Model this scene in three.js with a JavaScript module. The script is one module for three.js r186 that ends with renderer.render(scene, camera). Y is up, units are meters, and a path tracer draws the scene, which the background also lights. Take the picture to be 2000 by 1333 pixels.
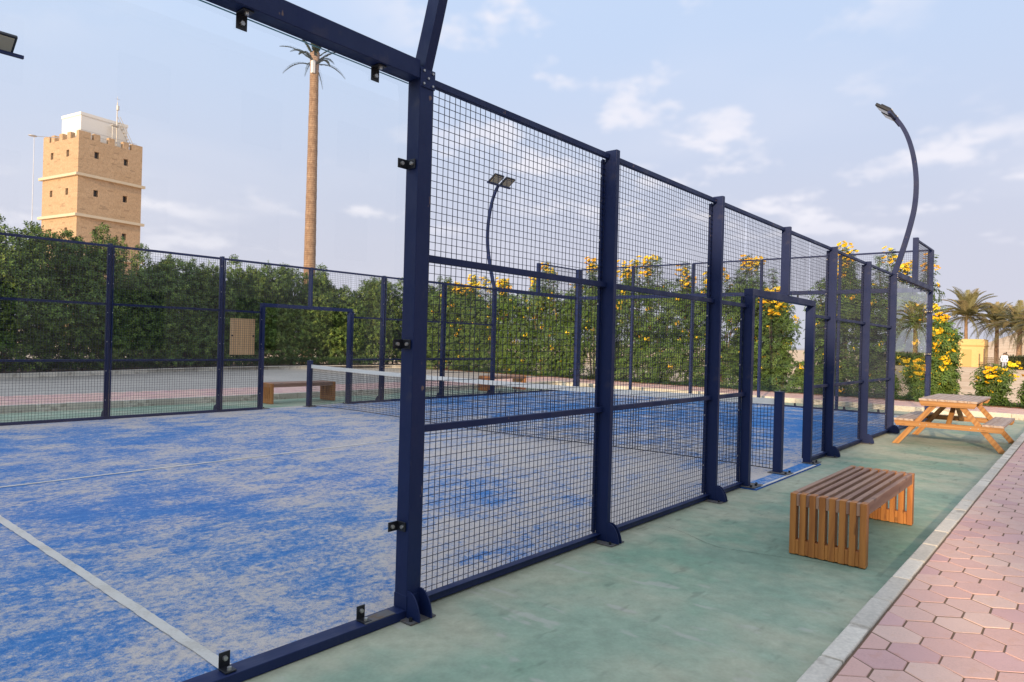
import * as THREE from 'three';
import { RoundedBoxGeometry } from 'three/addons/geometries/RoundedBoxGeometry.js';
import { mergeGeometries } from 'three/addons/utils/BufferGeometryUtils.js';
import { MarchingCubes } from 'three/addons/objects/MarchingCubes.js';

// ---------------------------------------------------------------- camera, sky, sun, exposure
// world: X across the court (0 = near side fence, -10 = far side fence), Y up, Z = -s with s along the court (0..20)
const scene = new THREE.Scene();
const camera = new THREE.PerspectiveCamera(52.74, 1.5, 0.05, 3000);
camera.position.set(2.9391, 1.5375, -1.4205);
camera.rotation.set(0.0009, 0.7006, 0.0267, 'YXZ');
const renderer = new THREE.WebGLRenderer({ antialias: true });
renderer.toneMapping = THREE.LinearToneMapping;
renderer.toneMappingExposure = 1.08;
renderer.shadowMap.enabled = true;

const SUN = new THREE.Vector3(0.27, Math.tan(13 * Math.PI / 180) * 1.0, 0.963).normalize();   // low sun behind the camera (toward -s = +Z)
const sun = new THREE.DirectionalLight(new THREE.Color().setRGB(1.0, 0.74, 0.46), 4.6);
sun.position.copy(SUN).multiplyScalar(120);
sun.target.position.set(-4, 0, -10);
sun.position.add(sun.target.position);
sun.castShadow = true; sun.shadow.radius = 2;
sun.shadow.mapSize.set(4096, 4096);
Object.assign(sun.shadow.camera, { left: -60, right: 60, top: 60, bottom: -60, near: 1, far: 300 });
scene.add(sun, sun.target);

// ---------------------------------------------------------------- noise
function mulberry(a) { return () => { a |= 0; a = a + 0x6D2B79F5 | 0; let t = Math.imul(a ^ a >>> 15, 1 | a); t = t + Math.imul(t ^ t >>> 7, 61 | t) ^ t; return ((t ^ t >>> 14) >>> 0) / 4294967296; }; }
const rnd = mulberry(20240611);
const RR = (a, b) => a + (b - a) * rnd();
function h2(x, y, s) { let h = Math.imul(x, 374761393) + Math.imul(y, 668265263) + Math.imul(s, 1442695041) | 0; h = Math.imul(h ^ h >>> 13, 1274126177); return ((h ^ h >>> 16) >>> 0) / 4294967296; }
function vn(x, y, px, py, s) {       // tileable value noise, periods px, py
  const xi = Math.floor(x), yi = Math.floor(y); let fx = x - xi, fy = y - yi;
  fx = fx * fx * (3 - 2 * fx); fy = fy * fy * (3 - 2 * fy);
  const x0 = ((xi % px) + px) % px, x1 = (x0 + 1) % px, y0 = ((yi % py) + py) % py, y1 = (y0 + 1) % py;
  const a = h2(x0, y0, s), b = h2(x1, y0, s), c = h2(x0, y1, s), d = h2(x1, y1, s);
  return a + (b - a) * fx + (c - a) * fy + (a - b - c + d) * fx * fy;
}
function fbm(u, v, fx, fy, oct, s, gain = 0.5) {  // u, v in 0..1 ; fx, fy integer base frequencies
  let t = 0, a = 1, n = 0;
  for (let i = 0; i < oct; i++) { t += a * vn(u * fx, v * fy, fx, fy, s + i * 17); n += a; a *= gain; fx *= 2; fy *= 2; }
  return t / n;
}
const sm = (a, b, x) => { x = Math.min(1, Math.max(0, (x - a) / (b - a))); return x * x * (3 - 2 * x); };
const mix = (a, b, t) => a + (b - a) * t;
const mix3 = (a, b, t) => [mix(a[0], b[0], t), mix(a[1], b[1], t), mix(a[2], b[2], t)];
const enc = x => Math.round(255 * Math.min(1, Math.max(0, x <= 0.0031308 ? 12.92 * x : 1.055 * Math.pow(x, 1 / 2.4) - 0.055)));
// colour map from a function of (u, v) giving linear rgb
function colorTex(w, h, fn) {
  const d = new Uint8Array(w * h * 4);
  for (let y = 0; y < h; y++) for (let x = 0; x < w; x++) { const c = fn((x + .5) / w, (y + .5) / h, x, y), i = (y * w + x) * 4; d[i] = enc(c[0]); d[i + 1] = enc(c[1]); d[i + 2] = enc(c[2]); d[i + 3] = 255; }
  const t = new THREE.DataTexture(d, w, h); t.colorSpace = THREE.SRGBColorSpace; t.wrapS = t.wrapT = THREE.RepeatWrapping; t.magFilter = THREE.LinearFilter; t.minFilter = THREE.LinearMipmapLinearFilter; t.generateMipmaps = true; t.anisotropy = 8; t.needsUpdate = true; return t;
}
function greyTex(w, h, fn) {
  const d = new Uint8Array(w * h * 4);
  for (let y = 0; y < h; y++) for (let x = 0; x < w; x++) { const c = Math.round(255 * Math.min(1, Math.max(0, fn((x + .5) / w, (y + .5) / h)))), i = (y * w + x) * 4; d[i] = d[i + 1] = d[i + 2] = c; d[i + 3] = 255; }
  const t = new THREE.DataTexture(d, w, h); t.wrapS = t.wrapT = THREE.RepeatWrapping; t.magFilter = THREE.LinearFilter; t.minFilter = THREE.LinearMipmapLinearFilter; t.generateMipmaps = true; t.needsUpdate = true; return t;
}
function rep(t, x, y = x) { const c = t.clone(); c.repeat.set(x, y); c.needsUpdate = true; return c; }

// ---------------------------------------------------------------- sky (air and thin clouds)
{
  const CX = 0.117, CY = 0.049, W = 2048, H = 1024, d = new Float32Array(W * H * 4);
  const zen = [0.60, 0.685, 0.88], mid = [0.50, 0.62, 0.84], hor = [0.595, 0.60, 0.705];
  for (let y = 0; y < H; y++) {
    const el = ((y + .5) / H - .5) * Math.PI, sy = Math.sin(el), cy = Math.cos(el), e = Math.max(0, el * 180 / Math.PI);
    for (let x = 0; x < W; x++) {
      const az = ((x + .5) / W - .5) * 2 * Math.PI, dx = Math.cos(az) * cy, dz = Math.sin(az) * cy;
      let c = mix3(hor, mid, sm(1, 27, e)); c = mix3(c, zen, sm(24, 85, e));
      const ca = dx * SUN.x + sy * SUN.y + dz * SUN.z, ang = Math.acos(Math.min(1, Math.max(-1, ca)));
      const glow = 1.3 * Math.exp(-ang / 0.35) + 1.4 * Math.exp(-ang / 0.75);            // air brightens round the low sun
      c = [c[0] * (1 + glow), c[1] * (1 + glow * .9), c[2] * (1 + glow * .66)];
      if (e > 2) {
        const k = 1 / (sy + 0.10), px = dx * k, pz = dz * k;
        const cu = px * 0.12 + CX, cv = pz * 0.12 + CY;                 // thin broken clouds in one drifting layer
        const big = fbm(cu + 4, cv + 4, 5, 5, 2, 91), det = fbm(cu + 4 + .02 * big, cv + 4, 24, 24, 6, 33, .64), veil = fbm(cu + 4, cv + 4, 9, 9, 4, 71);
        const m = Math.min(1, sm(.50, .70, det) * sm(.42, .64, big) + .16 * sm(.45, .8, veil)) * sm(2, 9, e);
        c = mix3(c, [0.84 + .3 * glow, 0.83 + .25 * glow, 0.91 + .1 * glow], m * .88);
      }
      if (el < 0) c = mix3(hor, [0.40, 0.35, 0.29], sm(0, 8, -el * 180 / Math.PI));
      const i = (y * W + x) * 4; d[i] = c[0]; d[i + 1] = c[1]; d[i + 2] = c[2]; d[i + 3] = 1;
    }
  }
  const t = new THREE.DataTexture(d, W, H, THREE.RGBAFormat, THREE.FloatType);
  t.mapping = THREE.EquirectangularReflectionMapping; t.magFilter = THREE.LinearFilter; t.minFilter = THREE.LinearFilter; t.needsUpdate = true;
  scene.background = t; scene.environment = t;
}

// ---------------------------------------------------------------- helpers
const taken = {};
function numbered(n) { const k = taken[n] = (taken[n] ?? -1) + 1; return k ? `${n}_${String(k).padStart(3, '0')}` : n; }
function tag(o, label, category, group, kind) { if (label) o.userData.label = label; if (category) o.userData.category = category; if (group) o.userData.group = group; if (kind) o.userData.kind = kind; return o; }
function thing(name, label, category, pos = [0, 0, 0], turn = 0, group) {
  const g = new THREE.Group(); g.name = numbered(name); g.position.set(...pos); g.rotation.y = turn; scene.add(g); return tag(g, label, category, group);
}
function struct(name, label, category, pos = [0, 0, 0]) { const g = new THREE.Group(); g.name = numbered(name); g.position.set(...pos); scene.add(g); return tag(g, label, category, null, 'structure'); }
function shade(o) { o.castShadow = o.receiveShadow = true; return o; }
function part(name, geo, mat, parent) { const m = shade(new THREE.Mesh(geo, mat)); m.name = name; parent.add(m); return m; }
function dup(root, pos, turn, label, group) { const c = root.clone(); c.name = numbered(root.name.replace(/_\d{3}$/, '')); c.position.set(...pos); c.rotation.y = turn; c.userData = { ...root.userData, label }; if (group) c.userData.group = group; scene.add(c); return c; }
function muv(g) {      // uv in metres, by the way each face points
  if (g.index) g = g.toNonIndexed();
  const p = g.attributes.position, n = p.count, uv = new Float32Array(n * 2); const a = new THREE.Vector3(), b = new THREE.Vector3(), c = new THREE.Vector3();
  for (let i = 0; i < n; i += 3) {
    a.fromBufferAttribute(p, i); b.fromBufferAttribute(p, i + 1).sub(a); c.fromBufferAttribute(p, i + 2).sub(a); b.cross(c);
    const ax = Math.abs(b.x), ay = Math.abs(b.y), az = Math.abs(b.z);
    for (let k = 0; k < 3; k++) {
      const j = i + k, X = p.getX(j), Y = p.getY(j), Z = p.getZ(j);
      if (ay >= ax && ay >= az) { uv[2 * j] = X; uv[2 * j + 1] = Z; } else if (ax >= az) { uv[2 * j] = Z; uv[2 * j + 1] = Y; } else { uv[2 * j] = X; uv[2 * j + 1] = Y; }
    }
  }
  g.setAttribute('uv', new THREE.BufferAttribute(uv, 2)); return g;
}
function rb(x0, x1, y0, y1, z0, z1, r = 0.003) {   // box with softened edges between bounds
  const w = Math.abs(x1 - x0), h = Math.abs(y1 - y0), d = Math.abs(z1 - z0);
  const g = r > 0 ? new RoundedBoxGeometry(w, h, d, 1, Math.min(r, w / 2.2, h / 2.2, d / 2.2)) : new THREE.BoxGeometry(w, h, d);
  g.translate((x0 + x1) / 2, (y0 + y1) / 2, (z0 + z1) / 2); return muv(g);
}
const clean = g => { g = g.index ? g.toNonIndexed() : g; for (const k of Object.keys(g.attributes)) if (!['position', 'normal', 'uv'].includes(k)) g.deleteAttribute(k); return g; };
const join = gs => mergeGeometries(gs.map(clean), false);
function tube(pts, r, seg = 24, rad = 8) { return muv(new THREE.TubeGeometry(new THREE.CatmullRomCurve3(pts.map(p => new THREE.Vector3(...p))), seg, r, rad, false)); }
function cyl(r0, r1, p0, p1, n = 10) {
  const a = new THREE.Vector3(...p0), b = new THREE.Vector3(...p1), d = b.clone().sub(a), g = new THREE.CylinderGeometry(r1, r0, d.length(), n);
  g.applyQuaternion(new THREE.Quaternion().setFromUnitVectors(new THREE.Vector3(0, 1, 0), d.clone().normalize())); g.translate((a.x + b.x) / 2, (a.y + b.y) / 2, (a.z + b.z) / 2); return muv(g);
}
const C = (r, g, b) => new THREE.Color().setRGB(r, g, b);
const std = o => new THREE.MeshStandardMaterial(o);
console.log('helpers');

// ---------------------------------------------------------------- textures and materials
const grain = greyTex(512, 512, (u, v) => .5 * fbm(u, v, 64, 64, 3, 5) + .5 * fbm(u, v, 8, 8, 4, 8));
const grainFine = greyTex(512, 512, (u, v) => fbm(u, v, 128, 128, 2, 15));
const dustRough = greyTex(512, 512, (u, v) => .34 + .34 * fbm(u, v, 6, 6, 5, 21) + .12 * fbm(u, v, 90, 20, 2, 22));
const paintCol = colorTex(512, 512, (u, v) => {       // navy powder coat with faint dust freckles and scuffs
  const d = sm(.62, .82, fbm(u, v, 10, 10, 5, 51, .62)), f = fbm(u, v, 5, 5, 3, 57);
  return mix3(mix3([0.0042 + .002 * f, 0.0130 + .004 * f, 0.062 + .020 * f], [0.10, 0.085, 0.08], d * .2), [.34, .22, .13], sm(.765, .81, fbm(u, v, 13, 7, 5, 59, .66)) * .5);
});
const M = {};
M.navy = new THREE.MeshPhysicalMaterial({ map: rep(paintCol, .62), roughness: .95, roughnessMap: rep(dustRough, 1.3), metalness: 0.0, specularIntensity: .7 });
M.wire = std({ color: C(0.013, 0.017, 0.042), roughness: .55 });
M.black = std({ color: C(0.010, 0.011, 0.016), roughness: .42 });
M.steel = std({ color: C(0.5, 0.49, 0.47), roughness: .38, metalness: .85 });
M.plate = std({ color: C(0.13, 0.125, 0.12), roughness: .7, map: rep(colorTex(256, 256, (u, v) => { const r = sm(.55, .8, fbm(u, v, 6, 6, 4, 3)); return mix3([.9, .9, .95], [1.1, .7, .45], r); }), 4) });
M.glass = new THREE.MeshPhysicalMaterial({ color: C(0.985, 0.997, 0.995), roughness: 0, transmission: 1, thickness: 0, ior: 1.5, metalness: 0 });
M.glassEdge = std({ color: C(0.07, 0.26, 0.27), roughness: .25 });
M.lampGlass = std({ color: C(0.42, 0.38, 0.27), roughness: .2 });
M.white = std({ color: C(0.88, 0.85, 0.79), roughness: .8, bumpMap: rep(grainFine, 6), bumpScale: .001 });
M.cord = std({ color: C(0.013, 0.014, 0.022), roughness: .8 });
const woodTone = (a, b, k, seed) => colorTex(512, 512, (u, v) => {     // long grain along v
  const w = fbm(u, v, 3, 2, 3, seed) * .16, g = fbm(u + w, v, 42, 2, 4, seed + 3, .6), r = .5 + .5 * Math.sin((u * 9 + w * 5 + .35 * fbm(u, v, 4, 1, 2, seed + 9)) * 6.283);
  const kn = sm(.90, .95, fbm(u, v, 14, 9, 1, seed + 30)); let c = mix3(a, b, sm(.2, .85, .62 * g + .38 * r)); return mix3(c, [k[0], k[1], k[2]], kn * .5);
});
M.woodOrange = std({ map: woodTone([0.54, 0.215, 0.050], [0.36, 0.124, 0.028], [0.06, 0.02, 0.008], 201), roughness: .5, bumpMap: rep(grain, 2), bumpScale: .001 });
M.woodTop = std({ map: woodTone([0.40, 0.235, 0.155], [0.25, 0.125, 0.082], [0.10, 0.06, 0.05], 233), roughness: .62, bumpMap: rep(grain, 2), bumpScale: .0012 });
M.woodBright = std({ map: woodTone([0.45, 0.220, 0.070], [0.32, 0.138, 0.038], [0.14, 0.04, 0.01], 267), roughness: .46, bumpMap: rep(grain, 2), bumpScale: .001 });
M.woodGrey = std({ map: woodTone([0.52, 0.41, 0.34], [0.38, 0.26, 0.20], [0.2, 0.12, 0.1], 291), roughness: .7, bumpMap: rep(grain, 2), bumpScale: .0015 });
M.signTan = std({ map: woodTone([0.80, 0.50, 0.24], [0.68, 0.40, 0.18], [0.5, 0.28, 0.13], 311), roughness: .7 });
const sandTex = colorTex(1024, 1024, (u, v) => { const a = fbm(u, v, 5, 5, 6, 400), b = fbm(u, v, 60, 60, 3, 410); const c = mix3([0.66, 0.44, 0.26], [0.78, 0.56, 0.36], sm(.25, .75, a)); const k = .86 + .28 * b; return c.map(x => x * k); });
M.sand = std({ map: rep(sandTex, 1 / 9), roughness: .95, bumpMap: rep(grain, 1 / 3), bumpScale: .02 });
M.soil = std({ color: C(0.17, 0.125, 0.09), roughness: 1, map: rep(sandTex, 1 / 2), bumpMap: rep(grain, 1), bumpScale: .02 });
M.asphalt = std({ color: C(1.0, 1.0, 1.0), map: rep(colorTex(512, 512, (u, v) => { const a = fbm(u, v, 4, 4, 5, 430), b = fbm(u, v, 100, 100, 2, 433); return mix3([.36, .325, .285], [.50, .45, .395], a).map(x => x * (.82 + .36 * b)); }), 1 / 5), roughness: .95 });
M.kerb = [0, 1, 2].map(i => std({ map: rep(colorTex(256, 256, (u, v) => { const a = fbm(u, v, 4, 4, 5, 440 + i), b = fbm(u, v, 60, 60, 2, 450 + i), s = sm(.62, .8, fbm(u, v, 7, 7, 4, 456 + i)); const c = mix3([.56, .51, .43], [.70, .64, .545], a).map(x => x * (.86 + .28 * b) * [.90, 1, 1.07][i]); return mix3(c, [.30, .255, .20], s * .6); }), 1.3), roughness: .9, bumpMap: rep(grain, 3), bumpScale: .003 }));
M.bed = std({ color: C(0.20, 0.125, 0.08), roughness: 1, bumpMap: rep(grainFine, 5), bumpScale: .003 });
const paverGrain = colorTex(512, 512, (u, v) => { const a = fbm(u, v, 4, 4, 5, 470), b = fbm(u, v, 80, 80, 2, 476), s = sm(.6, .85, fbm(u, v, 9, 9, 4, 481)); const k = .80 + .24 * a + .16 * b; return mix3([k, k, k], [.92, .84, .72], s * .55); });
const paverTones = [[.68, .42, .36], [.71, .46, .385], [.62, .375, .35], [.70, .445, .375], [.73, .50, .415], [.645, .40, .375], [.69, .45, .38]];
M.paver = paverTones.map(c => std({ color: C(...c), map: rep(paverGrain, 1.9), roughness: .88, bumpMap: rep(grain, 4), bumpScale: .0025 }));
M.paverStuff = std({ color: C(1, 1, 1), map: rep(paverGrain, 1.9), roughness: .88 });

// turf: blue carpet with sand lying in drifts; u along s (20 m), v along -X (10 m)
const turfColour = (s, X, x, y) => {
  const u = s / 20, v = X / 10, wu = u + (fbm(u, v, 8, 4, 3, 500) - .5) * .02, wv = v + (fbm(u, v, 8, 4, 3, 507) - .5) * .02;
  const big = fbm(wu, wv, 9, 5, 3, 511), mid = fbm(wu, wv, 40, 30, 7, 521, .76), fine = fbm(u, v, 640, 340, 3, 531, .8), str = fbm(u, v, 60, 150, 5, 541, .7), sp = h2(x, y, 547);
  const bias = -.05 + (.12 + .09 * sm(7.5, 3, X)) * Math.exp(-Math.pow((s - 8.6) / 3.1, 2)) - .05 * Math.exp(-Math.pow((s - 15.5) / 2.2, 2)) + .08 * Math.exp(-Math.min(X, 10 - X) / .35) + .05 * Math.exp(-Math.min(Math.abs(s), 20 - s) / .4);
  const q = .26 * big + .46 * mid + .17 * str + .11 * fine + bias + (mid - .5) * .35 + (fine - .5) * .34 + (sp - .5) * .20, t = sm(.31, .74, q);
  const blue = mix3([0.008, 0.125, 0.40], [0.026, 0.225, 0.58], fine * .6 + .4 * str), sand = mix3([0.48, 0.425, 0.38], [0.70, 0.605, 0.53], .6 * fine + .4 * sp);
  return mix3(blue, sand, t * .92 + .05 * fine);
};
const turfTex = colorTex(2048, 1024, (u, v, x, y) => turfColour(u * 20, v * 10, x, y));
const turfNear = colorTex(2048, 2048, (u, v, x, y) => turfColour(u * 8, v * 10, x, y));
M.turfNear = std({ map: turfNear, roughness: 1, bumpMap: rep(grainFine, 10, 13), bumpScale: .006 });
M.turf = std({ map: turfTex, roughness: 1, bumpMap: rep(grainFine, 26, 13), bumpScale: .006 });
M.turfEdge = std({ color: C(0.03, 0.12, 0.45), roughness: 1 });
M.line = std({ map: rep(colorTex(512, 512, (u, v) => { const f = fbm(u, v, 90, 90, 3, 560), a = fbm(u, v, 9, 9, 4, 566); return mix3([.78, .735, .67], [.66, .61, .54], sm(.4, .75, a * .6 + f * .4)); }), .9), roughness: 1, bumpMap: rep(grainFine, 4), bumpScale: .004 });

// apron: worn pale green paint over concrete with dust; u along s (-2..22), v along X (2..-12)
const crackPts = [[0.15, 6.75], [0.23, 6.75], [0.40, 6.69], [0.64, 6.56], [0.78, 6.51], [0.95, 6.54], [1.26, 6.62], [1.46, 6.68], [1.79, 6.72]];
const apronTex = colorTex(2048, 1280, (u, v) => {
  const s = -2 + u * 24, X = 2 - v * 14;
  const a = fbm(u, v, 10, 6, 5, 600), b = fbm(u, v, 40, 26, 4, 611, .6), f = fbm(u, v, 400, 240, 2, 621), big = fbm(u, v, 4, 3, 3, 631), st = fbm(u, v, 150, 40, 3, 641);
  let c = mix3([0.200, 0.296, 0.215], [0.31, 0.400, 0.292], sm(.32, .68, .6 * a + .4 * b));
  c = mix3(c, [0.135, 0.330, 0.205], sm(.56, .74, fbm(u, v, 30, 18, 5, 616, .62)) * .26);
  const near = Math.exp(-Math.abs(X) / .38) * .55 + Math.exp(-Math.abs(2 - X) / .2) * .3;      // sand swept out along the fence line and the kerb
  const dust = sm(.42, .72, .5 * b + .3 * big + .2 * st + near * .42 + .05 * sm(8, 15, s));
  c = mix3(c, [0.50, 0.44, 0.31], dust * .55);
  const k = .80 + .28 * f + .12 * h2(Math.floor(u * 2048), Math.floor(v * 1280), 671); c = c.map(x => x * k);
  const sc = sm(.66, .80, fbm(u, v, 260, 60, 3, 651, .6)) * sm(.5, .7, a); c = mix3(c, [.50, .48, .42], sc * .5);
  const dk = sm(.70, .82, fbm(u, v, 90, 200, 3, 661, .6)); c = c.map(x => x * (1 - .22 * dk));
  return c;
});
M.apron = std({ map: apronTex, roughness: .86, bumpMap: rep(grain, 24, 14), bumpScale: .003 });
M.crack = std({ color: C(0.05, 0.06, 0.05), roughness: 1 });
console.log('materials');

// ---------------------------------------------------------------- ground
function sheet(x0, x1, s0, s1, y, uvfn) {
  const g = new THREE.BufferGeometry();
  const P = [[x0, s0], [x1, s0], [x1, s1], [x0, s1]], pos = [], uv = [];
  for (const i of [0, 1, 2, 0, 2, 3]) { const [x, s] = P[i]; pos.push(x, y, -s); uv.push(...(uvfn ? uvfn(x, s) : [x, s])); }
  g.setAttribute('position', new THREE.Float32BufferAttribute(pos, 3)); g.setAttribute('uv', new THREE.Float32BufferAttribute(uv, 2)); g.computeVertexNormals(); return g;
}
{
  const g = new THREE.PlaneGeometry(2400, 2400, 1, 1); g.rotateX(-Math.PI / 2); const m = shade(new THREE.Mesh(muv(g), M.sand)); m.name = 'ground'; m.position.set(0, -.03, -60); scene.add(m);
  tag(m, 'pale sandy ground stretching away behind the court', 'ground', null, 'structure');
  const ap = struct('court_apron', 'worn pale green painted concrete apron around the court', 'floor');
  part('slab', sheet(-12, 2, -2, 21.65, 0, (x, s) => [(s + 2) / 24, (2 - x) / 14]), M.apron, ap);
  // hairline crack across the paint
  const sh = [], n = 60; const cv = new THREE.CatmullRomCurve3(crackPts.map(([x, s]) => new THREE.Vector3(x, 0, -s)));
  const pos = []; let pl, pr;
  for (let i = 0; i <= n; i++) { const p = cv.getPoint(i / n), w = (.0008 + .0026 * h2(i, 3, 9)) * Math.sin(Math.PI * Math.min(1, .06 + i / n * .9)); const jx = (h2(i, 1, 7) - .5) * .014; const l = [p.x + jx, .0035, p.z - w], r = [p.x + jx, .0035, p.z + w]; if (pl) pos.push(...pl, ...r, ...l, ...pl, ...pr, ...r); pl = l; pr = r; }
  const cg = new THREE.BufferGeometry(); cg.setAttribute('position', new THREE.Float32BufferAttribute(pos, 3)); cg.computeVertexNormals(); part('crack', muv(cg), M.crack, ap);
  const tf = struct('court_turf', 'blue artificial turf of the court strewn with pale sand', 'turf');
  const tg = new THREE.BoxGeometry(10, .012, 20); tg.translate(-5, .006, -10);
  part('pile_edge', muv(tg), M.turfEdge, tf);
  part('carpet', sheet(-10, 0, 0, 8, .0155, (x, s) => [s / 8, -x / 10]), M.turfNear, tf); part('carpet', sheet(-10, 0, 8.0005, 20, .0155, (x, s) => [s / 20, -x / 10]), M.turf, tf);
  part('gate_carpet', sheet(.0005, .2, 8.82, 11.14, .0155, (x, s) => [s / 20 + .27, .33 + x / 10]), M.turf, tf);
  part('gate_carpet_edge', rb(.0005, .2, .001, .013, -11.14, -8.82, 0), M.turfEdge, tf);
  part('gate_carpet_far', sheet(-10.2, -10.0005, 8.82, 11.14, .0155, (x, s) => [s / 20, -x / 10]), M.turf, tf);
  part('edge_tape', sheet(.165, .1995, 9.0, 10.95, .0195), M.line, tf);
  const lineGeo = (x0, x1, s0, s1) => {       // woven strip with slightly ragged sides
    const pos = [], L = Math.max(x1 - x0, s1 - s0), n = Math.ceil(L / .06), alongX = x1 - x0 > s1 - s0; let p;
    for (let i = 0; i <= n; i++) { const t = i / n, j0 = (h2(i, 5, 77) - .5) * .007, j1 = (h2(i, 6, 78) - .5) * .007; const a = alongX ? [mix(x0, x1, t), .0195, -(s0 + j0)] : [x0 + j0, .0195, -mix(s0, s1, t)], b = alongX ? [mix(x0, x1, t), .0195, -(s1 + j1)] : [x1 + j1, .0195, -mix(s0, s1, t)]; if (p) { alongX ? pos.push(...p[0], ...a, ...b, ...p[0], ...b, ...p[1]) : pos.push(...p[0], ...p[1], ...b, ...p[0], ...b, ...a); } p = [a, b]; }
    const g = new THREE.BufferGeometry(); g.setAttribute('position', new THREE.Float32BufferAttribute(pos, 3)); g.computeVertexNormals();
    return muv(g);
  };
  part('court_line', lineGeo(-9.97, -.05, 2.975, 3.035), M.line, tf);
  part('court_line', lineGeo(-9.97, -.05, 16.92, 16.97), M.line, tf);
  part('court_line', lineGeo(-5.025, -4.975, 3.04, 16.915), M.line, tf);
}
// paths round the court (0.13 m above the apron) with kerbstones
const PH = .13;
{
  const right = struct('paved_path', 'pink hexagonal block paving beside the green apron', 'path');
  part('bedding', rb(2.112, 6.5, -.02, PH - .0042, -24, 4, 0), M.bed, right);
  const hexShape = (k = 1) => { const hw = .1062 - .0035, sd = .0545 - .002, pk = .0915 * 1.0 + .0365 - .004; const s = new THREE.Shape(); s.moveTo(-hw, -sd); s.lineTo(0, -pk); s.lineTo(hw, -sd); s.lineTo(hw, sd); s.lineTo(0, pk); s.lineTo(-hw, sd); s.closePath(); return s; };
  const hexGeo = (() => { const g = new THREE.ExtrudeGeometry(hexShape(), { depth: .03, bevelEnabled: true, bevelThickness: .0035, bevelSize: .003, bevelOffset: -.003, bevelSegments: 1 }); g.rotateX(-Math.PI / 2); g.translate(0, -.035, 0); return muv(g); })();
  const variants = []; for (let i = 0; i < 4; i++) { const g = hexGeo.clone(), p = g.attributes.uv; for (let k = 0; k < p.count; k++) p.setXY(k, p.getX(k) + i * .37, p.getY(k) + i * .21); variants.push(g); }
  // half blocks along the kerb
  const halfShape = new THREE.Shape(); { const hw = .1062 - .0035, sd = .0545 - .002, pk = .124; halfShape.moveTo(.004, -pk + .004); halfShape.lineTo(hw, -sd); halfShape.lineTo(hw, sd); halfShape.lineTo(.004, pk - .004); halfShape.closePath(); }
  const halfGeo = (() => { const g = new THREE.ExtrudeGeometry(halfShape, { depth: .03, bevelEnabled: true, bevelThickness: .0035, bevelSize: .003, bevelOffset: -.003, bevelSegments: 1 }); g.rotateX(-Math.PI / 2); g.translate(0, -.035, 0); return muv(g); })();
  const cells = [];
  for (let r = 0; r < 150; r++) {
    const s = -2.9 + r * .1825, off = r % 2 ? .10625 : 0;
    for (let c = 0; c < 21; c++) {
      const x = 2.117 + off + c * .2125; const half = !off && c === 0;
      cells.push({ x, s, half });
    }
  }
  const inView = c => { const d = c.s - 1.42; return d > 1.9 && c.x < 2.94 - .055 * d + .16; };
  const vis = cells.filter(inView).sort((a, b) => a.s - b.s), near = new Set(vis.slice(0, 296));
  const rest = cells.filter(c => !near.has(c) && !c.half), q = new THREE.Quaternion(), e = new THREE.Euler();
  for (const c of near) {
    const m = part('paver', c.half ? halfGeo : variants[Math.floor(rnd() * 4)], M.paver[Math.floor(rnd() * M.paver.length)], right);
    m.position.set(c.x, PH + RR(-.002, .002), -c.s); m.rotation.set(RR(-.006, .006), RR(-.012, .012), RR(-.006, .006));
    if (!c.half && rnd() < .5) m.rotation.y += Math.PI;
  }
  const stuffHex = (list, name, parent, y) => {
    const im = new THREE.InstancedMesh(hexGeo, M.paverStuff, list.length); im.name = name; shade(im); im.userData.kind = 'stuff';
    const m4 = new THREE.Matrix4(), sc = new THREE.Vector3(1, 1, 1), col = new THREE.Color();
    list.forEach((c, i) => { e.set(RR(-.008, .008), RR(-.012, .012) + (c.turn || 0), RR(-.008, .008)); q.setFromEuler(e); m4.compose(new THREE.Vector3(c.x, y + RR(-.0015, .0015), -c.s), q, sc); im.setMatrixAt(i, m4); const t = paverTones[Math.floor(rnd() * 7)]; col.setRGB(t[0], t[1], t[2]); im.setColorAt(i, col); });
    parent.add(im); return im;
  };
  stuffHex(rest, 'paving', right, PH);
  // back and far side paths
  const back = struct('paved_path', 'pink paved strip between the back kerb and the flowering hedge', 'path');
  part('bedding', rb(-12, 2.108, -.02, PH - .012, -24.0, -21.765, 0), M.bed, back);
  const bl = []; for (let r = 0; r < 12; r++) for (let c = 0; c < 66; c++) bl.push({ x: -11.9 + (r % 2 ? .106 : 0) + c * .2125, s: 21.87 + r * .1825 }); stuffHex(bl, 'paving', back, PH);
  const left = struct('paved_path', 'pink paved strip beyond the far side fence', 'path');
  part('bedding', rb(-14.3, -12.104, -.02, PH - .012, -26, 6, 0), M.bed, left);
  const ll = []; for (let r = 0; r < 170; r++) for (let c = 0; c < 10; c++) ll.push({ x: -14.18 + (r % 2 ? .106 : 0) + c * .2125, s: -5.9 + r * .1825 }); stuffHex(ll, 'paving', left, PH);
  // kerbs
  const kr = struct('kerb', 'row of pale concrete kerbstones between apron and pink paving', 'kerb');
  let s = -2.2; while (s < 21.5) { const L = .5 + RR(-.012, .012), e0 = Math.min(s + L, 21.6); const m = part('kerbstone', rb(2.006 + RR(-.002, .003), 2.109, -.05, PH + .006 + RR(-.002, .003), -(e0 - .01), -s, .012), M.kerb[Math.floor(rnd() * 3)], kr); s = e0; if (e0 >= 21.6) break; }
  const kb = struct('kerb', 'row of concrete kerbstones at the foot of the back hedge path', 'kerb');
  for (let x = -12; x < 2; x += .5) part('kerbstone', rb(x + .004, x + .5, -.05, PH + .008 + RR(-.002, .003), -21.76, -21.655 + RR(-.002, .002), .008), M.kerb[Math.floor(rnd() * 3)], kb);
  const kl = struct('kerb', 'row of concrete kerbstones beyond the far side fence', 'kerb');
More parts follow.
